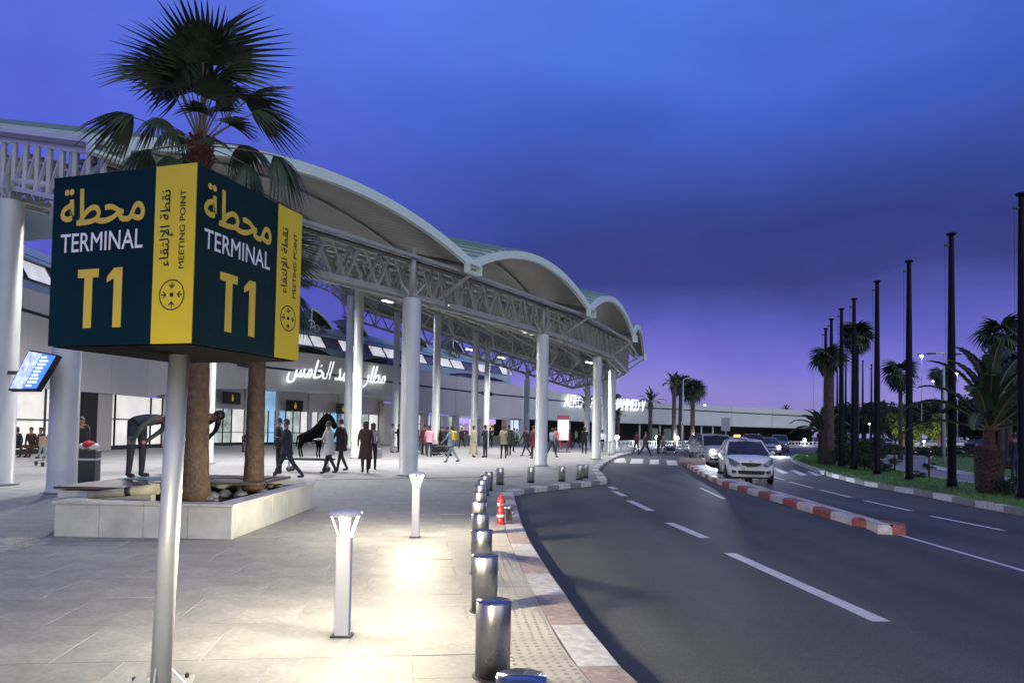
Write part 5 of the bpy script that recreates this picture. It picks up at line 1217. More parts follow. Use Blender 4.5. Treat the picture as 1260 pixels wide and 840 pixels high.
# ================================================================== CARS
def car(kind, lab, p, rz, paint, lights=0, group='cars on the road', spot=0, lod=0):
    t = thing({'taxi': 'taxi', 'van': 'people_carrier'}.get(kind, 'car'), lab, 'taxi' if kind == 'taxi' else 'car', p, rz, group)
    mp_ = mat('paint_'+paint[0], paint[1], .28, coat=.8, var=.03, scale=3)
    tall = {'hatch': 0, 'sedan': -.02, 'taxi': 0, 'van': .16, 'suv': .22}[kind]
    st = [(-2.12, .42, .58, .70), (-2.06, .24, .70, .80), (-1.9, .22, .79, .83), (-1.5, .2, .88, .87), (-1.02, .2, .96, .89), (0, .2, .97, .90), (1.2, .2, .99, .90), (1.8, .22, .98, .87), (2.04, .3, .90, .82), (2.1, .42, .72, .74)]
    if kind in ('van', 'suv'): st = [(y, b, z+.08*(y > -2) + (.06 if y < -1 else .04), w) for y, b, z, w in st]
    m = MB(); rows = []
    for y, b, z, w in st:
        half = [(w*.80, b), (w*.97, b+.10), (w, (b+z)/2), (w*.985, z-.12), (w*.93, z-.03), (w*.78, z), (w*.4, z+.025), (0, z+.03)]
        rows.append([(x, y+(.10*(x/w)**2 if y < -1.9 else -.08*(x/w)**2 if y > 1.9 else 0), zz) for x, zz in half]+[(-x, y+(.10*(x/w)**2 if y < -1.9 else -.08*(x/w)**2 if y > 1.9 else 0), zz) for x, zz in half[-2::-1]])
    m.grid(rows, True); n = len(rows[0]); m.face(range(n)); m.face(range((len(rows)-1)*n, len(rows)*n)); m.face([0, n-1]+[k*n+n-1 for k in range(1, len(rows))][0:1]+[n]) ; body = m.build('body', mp_, t)
    MB().box((0, 0, .24), (1.45, 3.7, .12)).build('underbody', m_black, t)
    bz = .95+(.1 if kind in ('van', 'suv') else 0); rzf = 1.45+tall
    yb = {'hatch': (1.0, 2.0), 'sedan': (.75, 1.45), 'taxi': (1.0, 1.9), 'van': (1.75, 2.06), 'suv': (1.6, 2.05)}[kind]; yf = (-1.15, -.12) if kind != 'van' else (-1.25, -.5)
    # greenhouse
    b0 = [(-.83, yf[0], bz), (.83, yf[0], bz), (.84, yb[1], bz+.02), (-.84, yb[1], bz+.02)]; tp_ = [(-.65, yf[1], rzf-.05), (.65, yf[1], rzf-.05), (.66, yb[0], rzf-.04), (-.66, yb[0], rzf-.04)]
    mid = [(-.84, -.2, bz), (.84, -.2, bz)]
    m = MB(); 
    def fc(*a): m.poly(a)
    fc(b0[0], (0, yf[0]-.10, bz), (0, yf[1]-.05, rzf-.02), tp_[0]); fc((0, yf[0]-.10, bz), b0[1], tp_[1], (0, yf[1]-.05, rzf-.02)); m.build('windscreen', m_glassdark, t)
    for s in (0, 1):
        i0, i1 = (0, 3) if s == 0 else (1, 2); m = MB(); sx = -1 if s == 0 else 1
        A_, B_, C_, D_ = Vector(b0[i0]), Vector(b0[i1]), Vector(tp_[i1]), Vector(tp_[i0]); 
        for u0, u1 in ((0, .46), (.48, .82), (.84, 1)):
            mm = MB(); mm.poly([A_.lerp(B_, u0), A_.lerp(B_, u1), D_.lerp(C_, u1), D_.lerp(C_, u0)]); mm.build('side_window', m_glassdark, t)
        pm = MB()
        for u in (0, .47, .83, 1): pm.beam(A_.lerp(B_, u), D_.lerp(C_, u), .06, .05, up=(sx, 0, 0))
        pm.build('pillars', mp_, body)
    m = MB(); m.poly([b0[3], b0[2], tp_[2], tp_[3]]); m.build('rear_window', m_glassdark, t)
    m = MB(); rows = []
    for u in range(7):
        y = yf[1]-.04+(yb[0]+.08-yf[1])*u/6; ww = .68+.02*math.sin(u/6*3.14); zz = rzf-.03+.035*math.sin(3.14*(u+.5)/7)
        rows.append([(ww*c_, y, zz+.05*(1-c_*c_)) for c_ in (-1, -.8, -.4, 0, .4, .8, 1)])
    m.grid(rows, True); n0_ = len(m.v); m.beam((-.66, yf[1]-.03, rzf-.03), (.66, yf[1]-.03, rzf-.03), .05, .04); m.build('roof', mp_, t)
    for sy in (-1.32, 1.28):
        for s in (-1, 1):
            w_ = ob('wheel', None, t, loc=(s*.80, sy, .31)); MB().tube([(-.1, 0, 0), (-.09, 0, 0), (.09, 0, 0), (.1, 0, 0)], [.28, .31, .31, .28], 22).build('tyre', m_black, w_)
            mm = MB(); mm.tube([(s*.095, 0, 0), (s*.108, 0, 0)], .2, 20); 
            mm.build('rim', MATS['chrome'], w_)
            if not lod:
                mm = MB()
                for k_ in range(5): a = k_*1.2566; mm.beam((s*.110, math.cos(a)*.04, math.sin(a)*.04), (s*.110, math.cos(a+.35)*.17, math.sin(a+.35)*.17), .012, .07, up=(1, 0, 0))
                mm.build('rim_gap', m_black, w_)
            mm = MB(); mm.tube([(s*.04, sy, .33), (s*.108, sy, .33)], .375, 22); mm.build('wheel_arch', m_black, t)
    for s in (-1, 1):
        mm = MB(); mm.ball((s*.98, -.82, bz+.07), .10, 10, sz=.75); mm.beam((s*.82, -.85, bz+.03), (s*.95, -.82, bz+.05), .05, .04); mm.build('mirror', mp_, t)
        # swept headlight
        z0 = .68 if kind not in ('van', 'suv') else .76; mm = MB(); P_ = [(s*.42, -2.13, z0-.01), (s*.62, -2.09, z0-.09), (s*.78, -1.95, z0-.04), (s*.83, -1.70, z0+.17), (s*.66, -1.97, z0+.11)]
        mm.poly(P_); q = [(x*1.02, y-.05, z+.02) for x, y, z in P_]; mm.poly(q); 
        for i in range(5): mm.poly([P_[i], P_[(i+1) % 5], q[(i+1) % 5], q[i]])
        hl = mm.build('headlight', mat('lens', (.12, .14, .17), .08, spec=.9), t)
        if lights: mm = MB(); mm.ball((s*.60, -2.10, z0+.01), .04 if lights < 2 else .12, 8); mm.build('bulb', mat('headlight_lit' if lights > 1 else 'sidelight_lit', (1, 1, 1), .3, emit=(.9, .93, 1), es=35 if lights > 1 else 1.6), hl)
        mm = MB(); mm.box((s*.63, -2.085, .40), (.16, .05, .09), -s*.25); mm.build('fog_light', m_dark, t)
        mm = MB(); mm.box((s*.70, 2.06, .78), (.2, .1, .22)); mm.build('tail_light', mat('tail_red', (.3, .01, .01), .2), t)
    if kind != 'sedan' or 1:
        zz = .665 if kind not in ('van', 'suv') else .76
        mm = MB(); n_ = 10; top_ = [(-.38+.76*i/n_, -2.135-.01*math.sin(3.14*i/n_), zz+.045-.02*abs(i/n_-.5)) for i in range(n_+1)]; lo_ = [(-.38+.76*i/n_, -2.135-.01*math.sin(3.14*i/n_), zz-.085*math.sin(3.14*i/n_)**.5) for i in range(n_+1)]
        mm.grid([top_, lo_]); g_ = mm.build('grille', m_black, t); MB().tube([(x, y-.004, z) for x, y, z in top_], .008, 5).build('chrome_trim', MATS['chrome'], g_)
        mm = MB(); mm.grid([[(-.52+1.04*i/n_, -2.15+.03*abs(i/n_-.5), .455) for i in range(n_+1)], [(-.45+.9*i/n_, -2.14+.03*abs(i/n_-.5), .33) for i in range(n_+1)]]); mm.build('air_intake', m_black, t)
        MB().box((0, -2.16, .50), (.50, .02, .10), ch=.004).build('number_plate', mat('plate', (.6, .6, .6), .5), t)
        MB().lathe([(.03, 0), (.05, .005), (.001, .008)], (0, -2.03, .775 if kind not in ('van', 'suv') else .87), 12, sx=1.2).build('badge', MATS['chrome'], t)
    if not lod:
        mm = MB()
        for s in (-1, 1):
            for y in (-.98, -.02, .95): mm.beam((s*.905, y, .3), (s*.895, y, .9), .004, .012)
            mm.box((s*.905, .05-.35, .80), (.02, .16, .025)); mm.box((s*.905, .75, .81), (.02, .16, .025))
        mm.build('door_seams', m_dark, body)
        for s in (-1, 1): mm = MB(); mm.beam((s*.30, -1.13, bz+.03), (s*.30-.35, -.86, bz+.17), .015, .012); mm.build('wiper', m_black, t)
    if kind == 'taxi':
        r_ = MB(); r_.box((0, .0, rzf+.11), (.42, .18, .14), ch=.03); r_.build('roof_sign', mat('taxi_sign_lit', (.8, .4, .05), .4, emit=(1, .50, .08), es=5), t)
    if kind in ('van', 'suv'):
        for s in (-1, 1): MB().beam((s*.52, -.2, rzf+.07), (s*.52, 1.4, rzf+.07), .03, .03).build('roof_rail', m_dark, t)
    if spot:
        for s in (-1, 1):
            ld = bpy.data.lights.new('headlight_beam', 'SPOT'); ld.energy = spot; ld.spot_size = R(70); ld.spot_blend = .8; ld.shadow_soft_size = .06; ld.color = (.80, .88, 1)
            lo = bpy.data.objects.new('headlight_beam', ld); COL.objects.link(lo); lo.parent = t; lo.location = (s*.6, -2.3, .66); lo.rotation_euler = (R(90-14), 0, R(180))
    return t
def rc(px, py): return at(px, py, RZ)
def cpos(px, Z): return G(px, Z, RZ)
car('hatch', 'white hatchback in front beside the striped island, dark grille facing the camera', cpos(916, 26.2), R(-11), ('white', (.78, .80, .80)), 0, spot=0).scale = (.87, .92, 1.0)
car('van', 'silver people carrier with bright headlights behind the white hatchback', cpos(877, 38.5), R(0), ('silver', (.35, .35, .39)), 2, spot=1100)
car('sedan', 'dark car between the silver people carrier and the taxi', cpos(900, 49), R(-6), ('black', (.01, .01, .013)), 0, lod=1)
car('taxi', 'white taxi with a glowing orange roof sign behind the white hatchback', cpos(907, 52), R(-8), ('white', (.78, .80, .80)), 1, lod=1)
car('suv', 'dark red high car just behind the taxi', cpos(927, 62), R(-14), ('red', (.16, .02, .025)), 0, lod=1)
car('sedan', 'silver saloon with a glaring headlight lighting the road beside the verge', cpos(944, 62), R(-10), ('silver', (.35, .35, .39)), 2, spot=1300, lod=1)
car('suv', 'silver blue high car behind the silver saloon', cpos(959, 74), R(-20), ('blue', (.16, .18, .30)), 1, lod=1)
for i, (px, Z) in enumerate([(1092, 100), (1118, 96), (1136, 108), (1150, 95), (1178, 104), (1205, 100)]):
    car('sedan' if i % 2 else 'hatch', ['pale parked car beyond the lawns, first from the cypress', 'parked car beside the yellow lit tree', 'parked car just past the yellow lit tree', 'pale parked car under the second lit tree', 'parked car behind the pineapple shaped palm', 'parked car last in the row by the dark trees'][i], G(px, Z, 0), R(60+i*11), [('silver', (.35, .35, .39)), ('white', (.78, .80, .80)), ('black', (.01, .01, .013))][i % 3], 0, group='cars parked beyond the lawns', lod=1)
t = thing('planter_tub', 'round pink and white concrete tub at the far tip of the striped island', 'planter', at(852, 571, 0)); MB().lathe([(.62, 0), (.66, .1), (.6, .34), (.5, .34), (.48, .26)], k=24).build('tub', m_ks, t)
m = MB(); r = random.Random(3)
for i in range(200): a, rr2, z = r.uniform(0, 6.28), r.uniform(0, .5), r.uniform(.28, .62); c = Vector((rr2*math.cos(a), rr2*math.sin(a), z)); d = Vector((r.uniform(-1, 1), r.uniform(-1, 1), r.uniform(-.4, 1)))*.07; e_ = Vector((-d.y, d.x, .02)); m.poly([c-d, c+e_*.5, c+d, c-e_*.5])
m.build('low_plant', m_bush, t, kind='stuff')

# ================================================================== FLAGPOLES
def flagpole(lab, p, h, r=.13, group='dark flagpoles along the verge'):
    t = thing('flagpole', lab, 'flagpole', p, 0, group); MB().lathe([(r*1.15, 0), (r*1.15, .25), (r, .27), (r*.86, h*.5), (r*.55, h-.15), (r*.5, h-.12)], k=14).build('pole', m_pole, t)
    MB().lathe([(r*.3, h-.14), (r*1.0, h-.09), (r*1.1, h-.04), (.001, h)], k=12).build('cap', m_pole, t); MB().beam((-r*1.6, 0, h-.42), (0, 0, h-.42), .05, .06).build('truck_arm', m_dark, t); MB().tube([(-r*1.5, 0, h-.42), (-r*1.3, .02, h*.5), (-r*1.1, 0, 1.2)], .006, 4).build('rope', m_dark, t); MB().lathe([(r*1.7, 0), (r*1.7, .03), (r*1.2, .05)], k=14).build('base_flange', m_dark, t); return t
ords = ['cut by the picture edge, closest and thickest', 'tall one passing beside the feather palm', 'third from the picture edge, by the round topiary', 'fourth from the picture edge, clear against the sky', 'fifth, with a fan palm crown behind its tip', 'sixth, slender, just past the fan palm trunk', 'seventh, near the thick dark palm', 'last and shortest of the kerb row']
for i, (px, Z) in enumerate([(1258.5, 18.7), (1171, 22.5), (1118.5, 26.1), (1079, 29.6), (1050.5, 33.5), (1035, 36.2), (1022.5, 39.4), (1015.5, 43)]):
    flagpole('dark flagpole '+ords[i], G(px, Z), 7.9)
for i, (px, Z) in enumerate([(1030, 57), (1040.5, 55), (1061.5, 60), (1072, 63), (1054.5, 50)]):
    flagpole('thin distant flagpole of the second row, '+['first past the thick palm', 'second past the thick palm', 'between fan palm trunk and kerb row', 'shortest, beside the tall kerb pole', 'right by the fan palm trunk'][i].replace('right', 'close'), G(px, Z), 7.8, .09, 'thin flagpoles of the second row')

# ================================================================== PALMS BEYOND
def feather_leaf(L_=2.6, n=34, lw=.42, arch=.9, seed=0, up=1.0):
    r = random.Random(seed); m = MB(); K = 14; pts = []; ang = up; p = Vector((0, 0, 0))
    for i in range(K+1): pts.append(p.copy()); p += Vector((math.cos(ang), 0, math.sin(ang)))*(L_/K); ang -= arch*(1.3*i/K+.3)/K*1.6
    m.tube(pts, [.035*(1-.8*i/K)+.004 for i in range(K+1)], 5, mi=1)
    for i in range(n):
        u = .12+.88*i/n; k = min(K-1, int(u*K)); a = pts[k].lerp(pts[k+1], u*K-k); d = (pts[k+1]-pts[k]).normalized(); l = lw*(math.sin(math.pi*min(1, u*.85+.15))**.6)*r.uniform(.85, 1.1)
        for s in (-1, 1):
            q = (Vector((0, s, 0))*.72+d*.7+Vector((0, 0, .22))).normalized(); e1 = a+q*l*.6; e2 = a+q*l+Vector((0, 0, -l*.22)); w = d*.032
            m.poly([a-w*.6, a+w*.6, e1+w, e2, e1-w])
    return m
feath = [feather_leaf(2.5, 44, .42, .65+.3*k, k, 1.0).mesh('frond', [m_leafd, MATS['petiole']]) for k in range(3)]
def feather_palm(name, lab, p, h, r, nf, sc, lo=-10, hi=72, group=None, pine=False, seed=0):
    t = thing(name, lab, 'palm tree', p, 0, group); rr = random.Random(seed); m = MB()
    if pine: prof = [(r*1.0, 0), (r*1.12, h*.25), (r*1.08, h*.5), (r*.62, h*.72), (r*.5, h)]
    else: prof = [(r*1.25, 0), (r, h*.1), (r*.9, h*.8), (r*1.3, h*.9), (r*1.0, h)]
    n = 22; pts = []; rad = []
    for i in range(n+1):
        u = i/n*(len(prof)-1); k = min(len(prof)-2, int(u)); a, b = prof[k], prof[k+1]; pts.append((0, 0, a[1]+(b[1]-a[1])*(u-k))); rad.append((a[0]+(b[0]-a[0])*(u-k))*(1.06 if i % 2 else .95))
    m.tube(pts, rad, 16); tr = m.build('trunk', m_trunkd if not pine else mat('pineapple_bark', (.075, .045, .04), .9, var=.4, scale=12, bump=1, bscale=20), t)
    if pine:
        b = MB()
        for i in range(170):
            a = i*2.4; z = h*.68*i/170; rz_ = r*(1.02+.1*math.sin(z/h*4)); c = Vector((math.cos(a), math.sin(a), 0)); b.beam(c*rz_*.92+Vector((0, 0, z)), c*(rz_+.05)+Vector((0, 0, z+.10)), .09, .03, up=c)
        b.build('leaf_scars', MATS['pineapple_bark'], tr, kind='stuff')
    for i in range(nf):
        u = (i+.5)/nf; o = ob('frond', rr.choice(feath), t); o.location = (0, 0, h-.05); o.rotation_euler = Euler((0, -R(hi-57-(hi-lo)*u+rr.uniform(-7, 7)), i*2.39996+rr.uniform(-.25, .25))); s = sc*rr.uniform(.85, 1.1); o.scale = (s, s, s)
    return t
feather_palm('date_palm', 'stout feather palm with pineapple shaped trunk, long arching fronds by the lawn', G(1217, 20.6), 1.75, .28, 24, 1.02, 22, 108, pine=True, seed=1)
feather_palm('date_palm', 'young feather palm behind the grey sign board at the verge tip', G(1012, 41), 1.7, .25, 20, .8, 10, 95, seed=2)
fan_palm('fan_palm', 'thick shaggy palm in front of the far flagpoles with a short brush crown', G(1020, 38.5), 5.6, .26, .24, fanlo, 26, .72, sk=40, seed=3, tm=m_trunkd, lo=-5, hi=80, rings=12)
fan_palm('fan_palm', 'tallest fan palm, round crown touching the flagpole tip', G(1054, 56), 9.3, .19, .14, fanlo, 44, 1.0, sk=60, seed=5, tm=m_trunkd, lo=-75, hi=80, rings=12)
fan_palm('fan_palm', 'fan palm with loose drooping crown between two dark flagpoles', G(1108, 50), 6.0, .15, .12, fanlo, 26, 1.0, seed=6, tm=m_trunkd, lo=-70, hi=75, rings=12)
fan_palm('fan_palm', 'small fan palm crown beside the tall T shaped lamp', G(1160, 62), 6.9, .15, .12, fanlo, 26, .9, seed=7, tm=m_trunkd, lo=-70, hi=75, rings=12)
fan_palm('fan_palm', 'fan palm with bright ragged crown at the edge of the picture', G(1232, 44), 7.9, .17, .13, fanlo, 26, 1.1, seed=8, tm=m_trunkd, lo=-75, hi=75, rings=12)
fan_palm('fan_palm', 'dark dense fan palm below the ragged one at the picture edge', G(1241, 38), 5.4, .18, .15, fanlo, 36, .95, seed=10, tm=m_trunkd, lo=-75, hi=75, rings=12)
for i, (px, Z, h, k) in enumerate([(760, 88, 3.4, 1), (800, 88, 5.2, 1), (829, 86, 7.2, 1), (837, 104, 8.6, 0), (852, 90, 6.9, 0), (722, 76, 4.2, 1), (967, 190, 8, 1), (1098, 130, 4, 0)]):
    lab = ['low young palm in front of the porch columns', 'small feather palm with upswept fronds before the long fascia', 'tall feather palm before the long fascia', 'dark fan palm behind the tall feather palm', 'bushy fan palm beside the curved lamp post', 'palm half hidden behind the white columns', 'distant palm crown showing above the roof end', 'distant palm among the dark trees'][i]
    if k: feather_palm('feather_palm', lab, G(px, Z), h, .26, 18, .8 if i else .55, 15, 100, 'palms before the terminal wing', seed=20+i)
    else: fan_palm('fan_palm', lab, G(px, Z), h, .3, .25, fanlo, 34, 1.3, seed=30+i, tm=m_trunkd, lo=-50, hi=80, rings=12, group='palms before the terminal wing')

# ================================================================== SHRUBS, TREES
def leaf_mass(n, rx, ry, rz, leaf, seed, clumps=12, hollow=.5, bottom=-.8):
    r = random.Random(seed); V = []; Fc = []; cl = []
    for _ in range(clumps):
        while True:
            d = Vector((r.uniform(-1, 1), r.uniform(-1, 1), r.uniform(bottom, 1)))
            if hollow < d.length < 1: break
        cl.append((d*.78, r.uniform(.22, .42)))
    for i in range(n):
        c, cr = r.choice(cl); d = Vector((r.gauss(0, 1), r.gauss(0, 1), r.gauss(0, 1))).normalized()*cr*r.uniform(.6, 1.05); p = c+d; p = Vector((p.x*rx, p.y*ry, p.z*rz))
        a = Vector((r.uniform(-1, 1), r.uniform(-1, 1), r.uniform(-1, 1))).normalized(); b = a.cross(Vector((r.uniform(-1, 1), r.uniform(-1, 1), r.uniform(-1, 1)))).normalized(); s = leaf*r.uniform(.6, 1.3); k = len(V)
        V += [tuple(p-a*s), tuple(p+b*s*.5), tuple(p+a*s), tuple(p-b*s*.5)]; Fc.append((k, k+1, k+2, k+3))
    me = bpy.data.meshes.new('foliage'); me.from_pydata(V, [], Fc); return me
m_tree = mat('tree_leaf', (.03, .045, .022), .85, var=.5, scale=.6); m_lime = mat('lime_leaf', (.10, .14, .03), .7, var=.4, scale=1)
bm_ = [leaf_mass(1400, 1, 1, .8, .07, k, 14) for k in range(3)]; tm_ = [leaf_mass(2600, 1, 1, 1, .075, 10+k, 22) for k in range(4)]; lm_ = leaf_mass(1800, 1, 1, 1, .08, 44, 16)
for me in bm_: me.materials.append(m_bush)
for me in tm_: me.materials.append(m_tree)
lm_.materials.append(m_lime)
def shrub(lab, p, r, h, k=0, group='shrubs on the verge'):
    t = thing('shrub', lab, 'shrub', p, 0, group); o = ob('foliage', bm_[k % 3], t, loc=(0, 0, h*.45)); o.scale = (r, r, h*.55); MB().tube([(0, 0, 0), (.02, 0, h*.4)], .04, 6).build('stem', m_trunkd, t); return t
for i, (px, Z, r, h) in enumerate([(1028, 41, .8, 1.3), (1040, 38, .9, 1.5), (1052, 36, .8, 1.2), (1064, 34, .9, 1.3), (1073, 33, .7, 1.0), (1086, 32, .6, .6), (1020, 44, .8, 1.1), (1238, 20, .5, .65), (1250, 19.6, .45, .55), (1046, 44, 1.2, 2.2), (1070, 46, 1.2, 1.9), (1130, 28, .4, .3)]):
    shrub('dark leafy shrub '+['beside the thick shaggy palm', 'at the foot of the crowded flagpoles', 'below the tallest fan palm', 'large, in the middle of the verge clump', 'at the end of the verge clump', 'low, next to the round topiary', 'behind the sign board post', 'beside the pineapple trunk toward the last flagpole', 'at the foot of the last flagpole', 'tall, behind the verge clump', 'broad, behind the verge clump', 'tiny, between the two topiaries'][i], G(px, Z), r, h, i)
for i, (px, Z) in enumerate([(1101, 33), (1143, 28.5)]):
    t = thing('topiary', 'two tiered round clipped shrub '+['by the lamplit road behind the verge', 'between the third and second flagpoles'][i], 'shrub', G(px, Z), 0, 'clipped round shrubs')
    for z, r, h in ((.42, .34, .22), (1.0, .62, .34)): o = ob('foliage', bm_[i], t, loc=(0, 0, z)); o.scale = (r, r, h)
    MB().tube([(0, 0, 0), (0, 0, .95)], .04, 8).build('stem', m_trunkd, t)
def tree(lab, p, r, h, k, group='dark trees along the skyline', lime=False, cyp=False):
    t = thing('cypress' if cyp else 'tree', lab, 'tree', p, 0, group); o = ob('crown', lm_ if lime else tm_[k % 4], t, loc=(0, 0, h*(.55 if cyp else .62)), rz=k*1.3); o.scale = (r, r, h*(.5 if cyp else .42))
    m = MB(); m.tube([(0, 0, 0), (.05*r, 0, h*.3), (.1*r, .05*r, h*.6)], [.06*r+.05, .05*r+.04, .02*r+.02], 8)
    for a in (0, 2.1, 4.2): m.tube([(.05*r, 0, h*.33), (math.cos(a)*r*.5, math.sin(a)*r*.5, h*.62)], [.03*r+.02, .01*r+.01], 6)
    m.build('trunk', m_trunkd, t); return t
rt = random.Random(8)
for i in range(30):
    px = (1040 if i < 26 else 905)+i*11+rt.uniform(-4, 4); Z = rt.uniform(125, 190); top = (500-12*max(0, (px-1150)/110)+rt.uniform(-9, 9)) if i < 26 else 518+rt.uniform(-5, 3); h = 1.5+(hz(px)-top)*Z/900
    tree('dark tree of the skyline belt behind the car park', G(px, Z), rt.uniform(4, 6.5), h, i)
for i, (px, top, Z) in enumerate([(1086, 490, 120), (1152, 492, 130), (1158, 498, 130), (1100, 505, 140)]):
    tree('slim pointed cypress '+['standing alone beside the fourth flagpole', 'taller one of a pair on the skyline', 'shorter one of a pair on the skyline', 'small, in front of the tree belt'][i], G(px, Z), 1.5, 1.5+(hz(px)-top)*Z/900, i, 'cypresses', cyp=True)
for i, (px, Z, top, r) in enumerate([(1111, 82, 508, 1.9), (1155, 88, 508, 1.7), (1124, 86, 520, 1.4)]):
    tree('small tree with lime coloured leaves lit from below '+['beside the third flagpole', 'beside the tall T shaped lamp', 'second, smaller, beside the first lit one'][i], G(px, Z), r, 1.5+(hz(px)-top)*Z/900, i, 'lamp lit lime trees', lime=True)
    t = thing('ground_spotlight', 'ground spotlight shining up into the lime tree '+['by the third flagpole', 'by the T shaped lamp', 'in between'][i], 'lamp', G(px, Z-2.4)); MB().lathe([(.12, 0), (.15, .18), (.13, .2)], k=12).build('housing', m_dark, t); MB().lathe([(.11, .195), (.001, .197)], k=12).build('lens', m_lit, t)
    ld = bpy.data.lights.new('ground_spot', 'POINT'); ld.energy = 420; ld.color = (1, .95, .45); ld.shadow_soft_size = .1; lo = bpy.data.objects.new('ground_spot', ld); COL.objects.link(lo); lo.parent = t; lo.location = (0, 0, .35)
for i, (px, Z, r, h) in enumerate([(1092, 62, 1.6, 1.2), (1120, 58, 1.5, 1.0), (1150, 60, 1.6, .9), (1185, 58, 1.8, 1.1), (1215, 62, 1.8, 1.3), (1250, 58, 1.8, 1.3), (1075, 58, 1.5, 1.4), (1060, 56, 1.5, 1.6)]):
    shrub('low brown hedge bush beyond the lawn '+['under the first cypress', 'under the yellow tree', 'by the T lamp', 'behind the feather palm fronds', 'behind the pineapple trunk', 'at the picture edge', 'behind the fourth flagpole', 'behind the fifth flagpole'][i], G(px, Z), r, h, i, 'hedge bushes beyond the lawn')

# ================================================================== LAMPS AND FENCE FAR OFF
m_star = mat('street_lamp_lit', (1, 1, 1), .4, emit=(1, .97, .95), es=26)
def street_lamp(lab, p, h, style='arm', lit=True, r=.09, hs=1, group='street lamps'):
    t = thing('street_lamp', lab, 'street lamp', p, 0, group); m = MB(); m.tube([(0, 0, 0), (0, 0, h*.5), (0, 0, h-.3)], [r, r*.8, r*.55], 10)
    if style == 'arm': m.tube([(0, 0, h-.3), (0, 0, h), (.3, 0, h+.18), (.8, 0, h+.15)], r*.5, 8); hp = [(.9, h+.12)]
    elif style == 'T': m.beam((-.7, 0, h-.25), (.7, 0, h-.25), .1, .06); m.tube([(0, 0, h-.4), (0, 0, h-.2)], r*.5, 8); hp = [(-.75, h-.3), (.75, h-.3)]
    else: hp = [(0, h-.15)]
    m.build('pole', mat('pole_pale', (.45, .47, .48), .45) if not style == 'dark' else m_dark, t)
    for x, z in hp: b = MB(); b.box((x, 0, z), (.5*hs, .22*hs, .09*hs), ch=.02); hd_ = b.build('lamp_head', m_dark, t); b = MB(); (b.ball((x, 0, z-.1*hs), .13*hs, 10) if lit else b.box((x, 0, z-.055*hs), (.4*hs, .16*hs, .02))); b.build('lamp_glass', m_star if lit else m_white, hd_)
    return t
street_lamp('unlit pale T shaped lamp post standing on the lawn', G(1161.5, 44), 6.9, 'T', False)
street_lamp('curved pale lamp post between the palms before the terminal wing', G(840, 80), 7.4, 'arm', False, .12)
street_lamp('thin lamp post with a short arm beyond the shaggy palm', G(1001, 120), 13.5, 'arm', False, .08)
for i, (px, py, Z) in enumerate([(1134, 435, 120), (1178, 456, 135), (1148.5, 467, 160), (867, 496, 125), (1250, 468, 140)]):
    p = U(px, py, Z); street_lamp('distant bright street lamp '+['highest, above the third flagpole', 'beside the tall second flagpole', 'smallest, low between the flagpoles', 'glowing above the terminal wing roof', 'low near the last flagpole'][i], Vector((p.x, p.y, 0)), p.z, 'top', True, .09, 2.2 if i < 2 else 1.5)
for i, (px, py, Z) in enumerate([(1036.5, 519, 120), (1070, 519, 115), (1052, 533, 90), (1137, 540, 84), (1240, 540, 84)]):
    p = U(px, py, Z); street_lamp('low white garden lamp '+['seen between two far flagpoles', 'beside the fourth flagpole', 'low behind the verge shrubs', 'beyond the lawn by the T lamp', 'beyond the lawn at the picture edge'][i], Vector((p.x, p.y, 0)), p.z, 'top', True, .05, 1.0, 'garden lamps')
gl = [(783.5, 537.5, 78), (808.5, 538, 82), (833, 538.5, 86), (854, 539, 90), (990, 541, 112), (759, 538, 72)]
gp = []
for i, (px, py, Z) in enumerate(gl):
    p = U(px, py, Z); t = thing('globe_lamp', 'white globe lamp on a low fence post '+['at the crossing, by the maroon walker', 'above the trolley pusher', 'second before the silver people carrier', 'beside the silver people carrier', 'alone beside the grey sign board', 'half hidden by the white columns'][i], 'lamp', Vector((p.x, p.y, 0)), 0, 'globe lamps on the fence')
    MB().lathe([(.14, 0), (.14, .1), (.08, .12), (.07, p.z-.2), (.12, p.z-.15)], k=12).build('post', m_white, t); MB().ball((0, 0, p.z), .24, 14).build('globe', mat('globe_lit', (1, 1, 1), .4, emit=(.95, .96, 1), es=5.5), t)
    ld = bpy.data.lights.new('globe_light', 'POINT'); ld.energy = 300; ld.color = (.85, .9, 1); ld.shadow_soft_size = .3; lo = bpy.data.objects.new('globe_light', ld); COL.objects.link(lo); lo.parent = t; lo.location = (0, -.5, p.z+.1)
def low_fence(lab, a, b, n):
    t = thing('low_fence', lab, 'fence', (a+b)/2, 0, 'low white fences along the far kerb'); c = (a+b)/2; a, b = a-c, b-c; m = MB()
    for z in (.12, .62): m.beam(a+Vector((0, 0, z)), b+Vector((0, 0, z)), .07, .07)
    m.build('rails', m_white, t); 
    for i in range(n):
        p, q = a.lerp(b, i/n), a.lerp(b, (i+1)/n); mm = MB(); mm.tube([p.lerp(q, .5+.42*math.cos(k*.6283))+Vector((0, 0, .37+.24*math.sin(k*.6283))) for k in range(11)], .03, 5); mm.beam(p+Vector((0, 0, 0)), p+Vector((0, 0, .7)), .07, .07); mm.build('fence_panel', m_white, t)
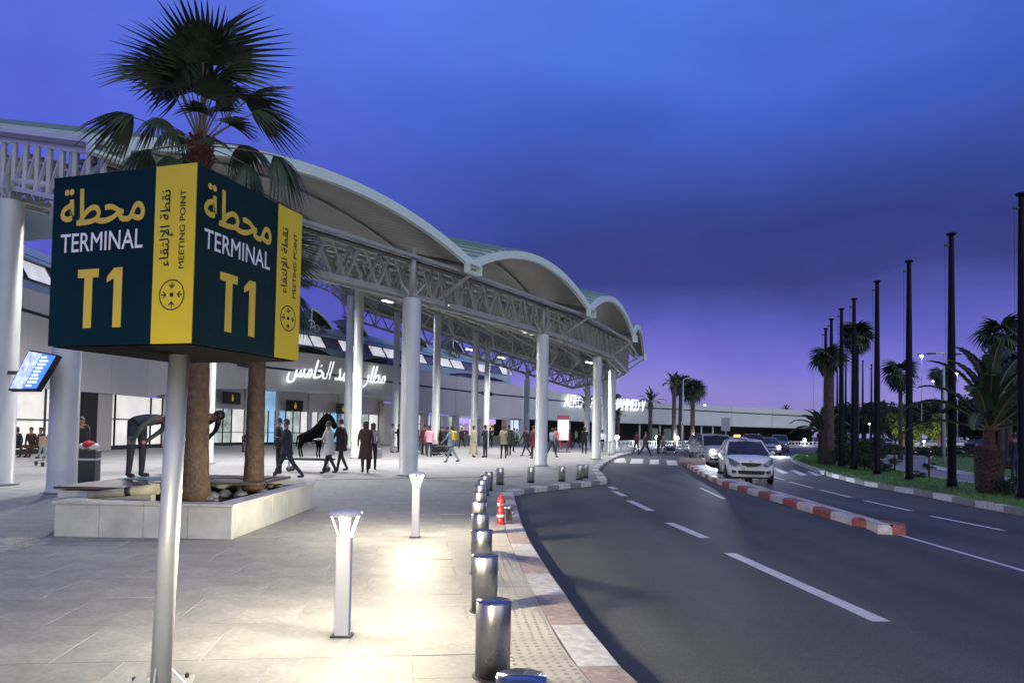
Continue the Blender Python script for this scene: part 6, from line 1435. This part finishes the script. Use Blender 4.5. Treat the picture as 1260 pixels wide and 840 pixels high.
fpx = [(745, 73), (784, 78.5), (808, 82.5), (833, 86.5), (854, 90.5), (868, 94)]
for i in range(5): low_fence('low white ornamental fence '+['starting behind the pale columns', 'between the first two globe lamps', 'behind the trolley at the crossing', 'between the third and fourth globe lamps', 'ending beside the silver people carrier'][i], G(fpx[i][0], fpx[i][1]), G(*fpx[i+1]), 8)
low_fence('low white ornamental fence in front of the dark porch, by the silver saloon', G(948, 104), G(990, 112), 10); low_fence('low white ornamental fence ending at the grey sign board', G(990, 112), G(1030, 116), 8)
fk = ob('far_kerb', None, kind='structure'); kerb_stones([G(870, 92), G(895, 96), G(930, 99), G(968, 101), G(1006, 106), G(1040, 112)], 2.5, .4, RZ-.05, .05, [m_kw], fk, -1, .03)
g = MB(); q = [G(862, 88), G(895, 96), G(930, 99), G(968, 101), G(1006, 106), G(1050, 112), G(1050, 150), G(700, 150), G(800, 115)]; g.poly([(p.x, p.y, -.01) for p in q]); struct('far_pavement', g, m_pave)
# sign boards seen from behind
for px, py0, py1, Z, w, lab in [(1007.5, 516, 529, 44, .72, 'plain grey sign board seen from behind on a post at the verge tip'), (893, 513.5, 530, 80, .95, 'tall pale sign board before the dark porch, above the cars')]:
    a, b = U(px, py0, Z), U(px, py1, Z); t = thing('sign_board', lab, 'sign', Vector((a.x, a.y, 0)), 0); MB().box((0, 0, (a.z+b.z)/2), (w, .05, a.z-b.z), ch=.006).build('board', mat('board_grey', (.34, .35, .37), .45, var=.06), t)
    m = MB(); m.lathe([(.05, 0), (.05, b.z+.1)], (.05, .06, 0), 10); m.build('post', MATS['galvanised'], t)
for i, px in enumerate((767, 773)):
    p = fac(px, 0, 3); t = thing('roof_unit', 'dark rounded roof unit '+['first of a pair above the lit lettering', 'second of a pair above the lit lettering'][i], 'roof unit', Vector((p.x, p.y, ht(px)+.1)), 0, 'roof units above the lettering'); MB().lathe([(.32, 0), (.34, .3), (.7, .45), (.72, .75), (.3, 1.0), (.001, 1.02)], k=14).build('cowl', m_dark, t)
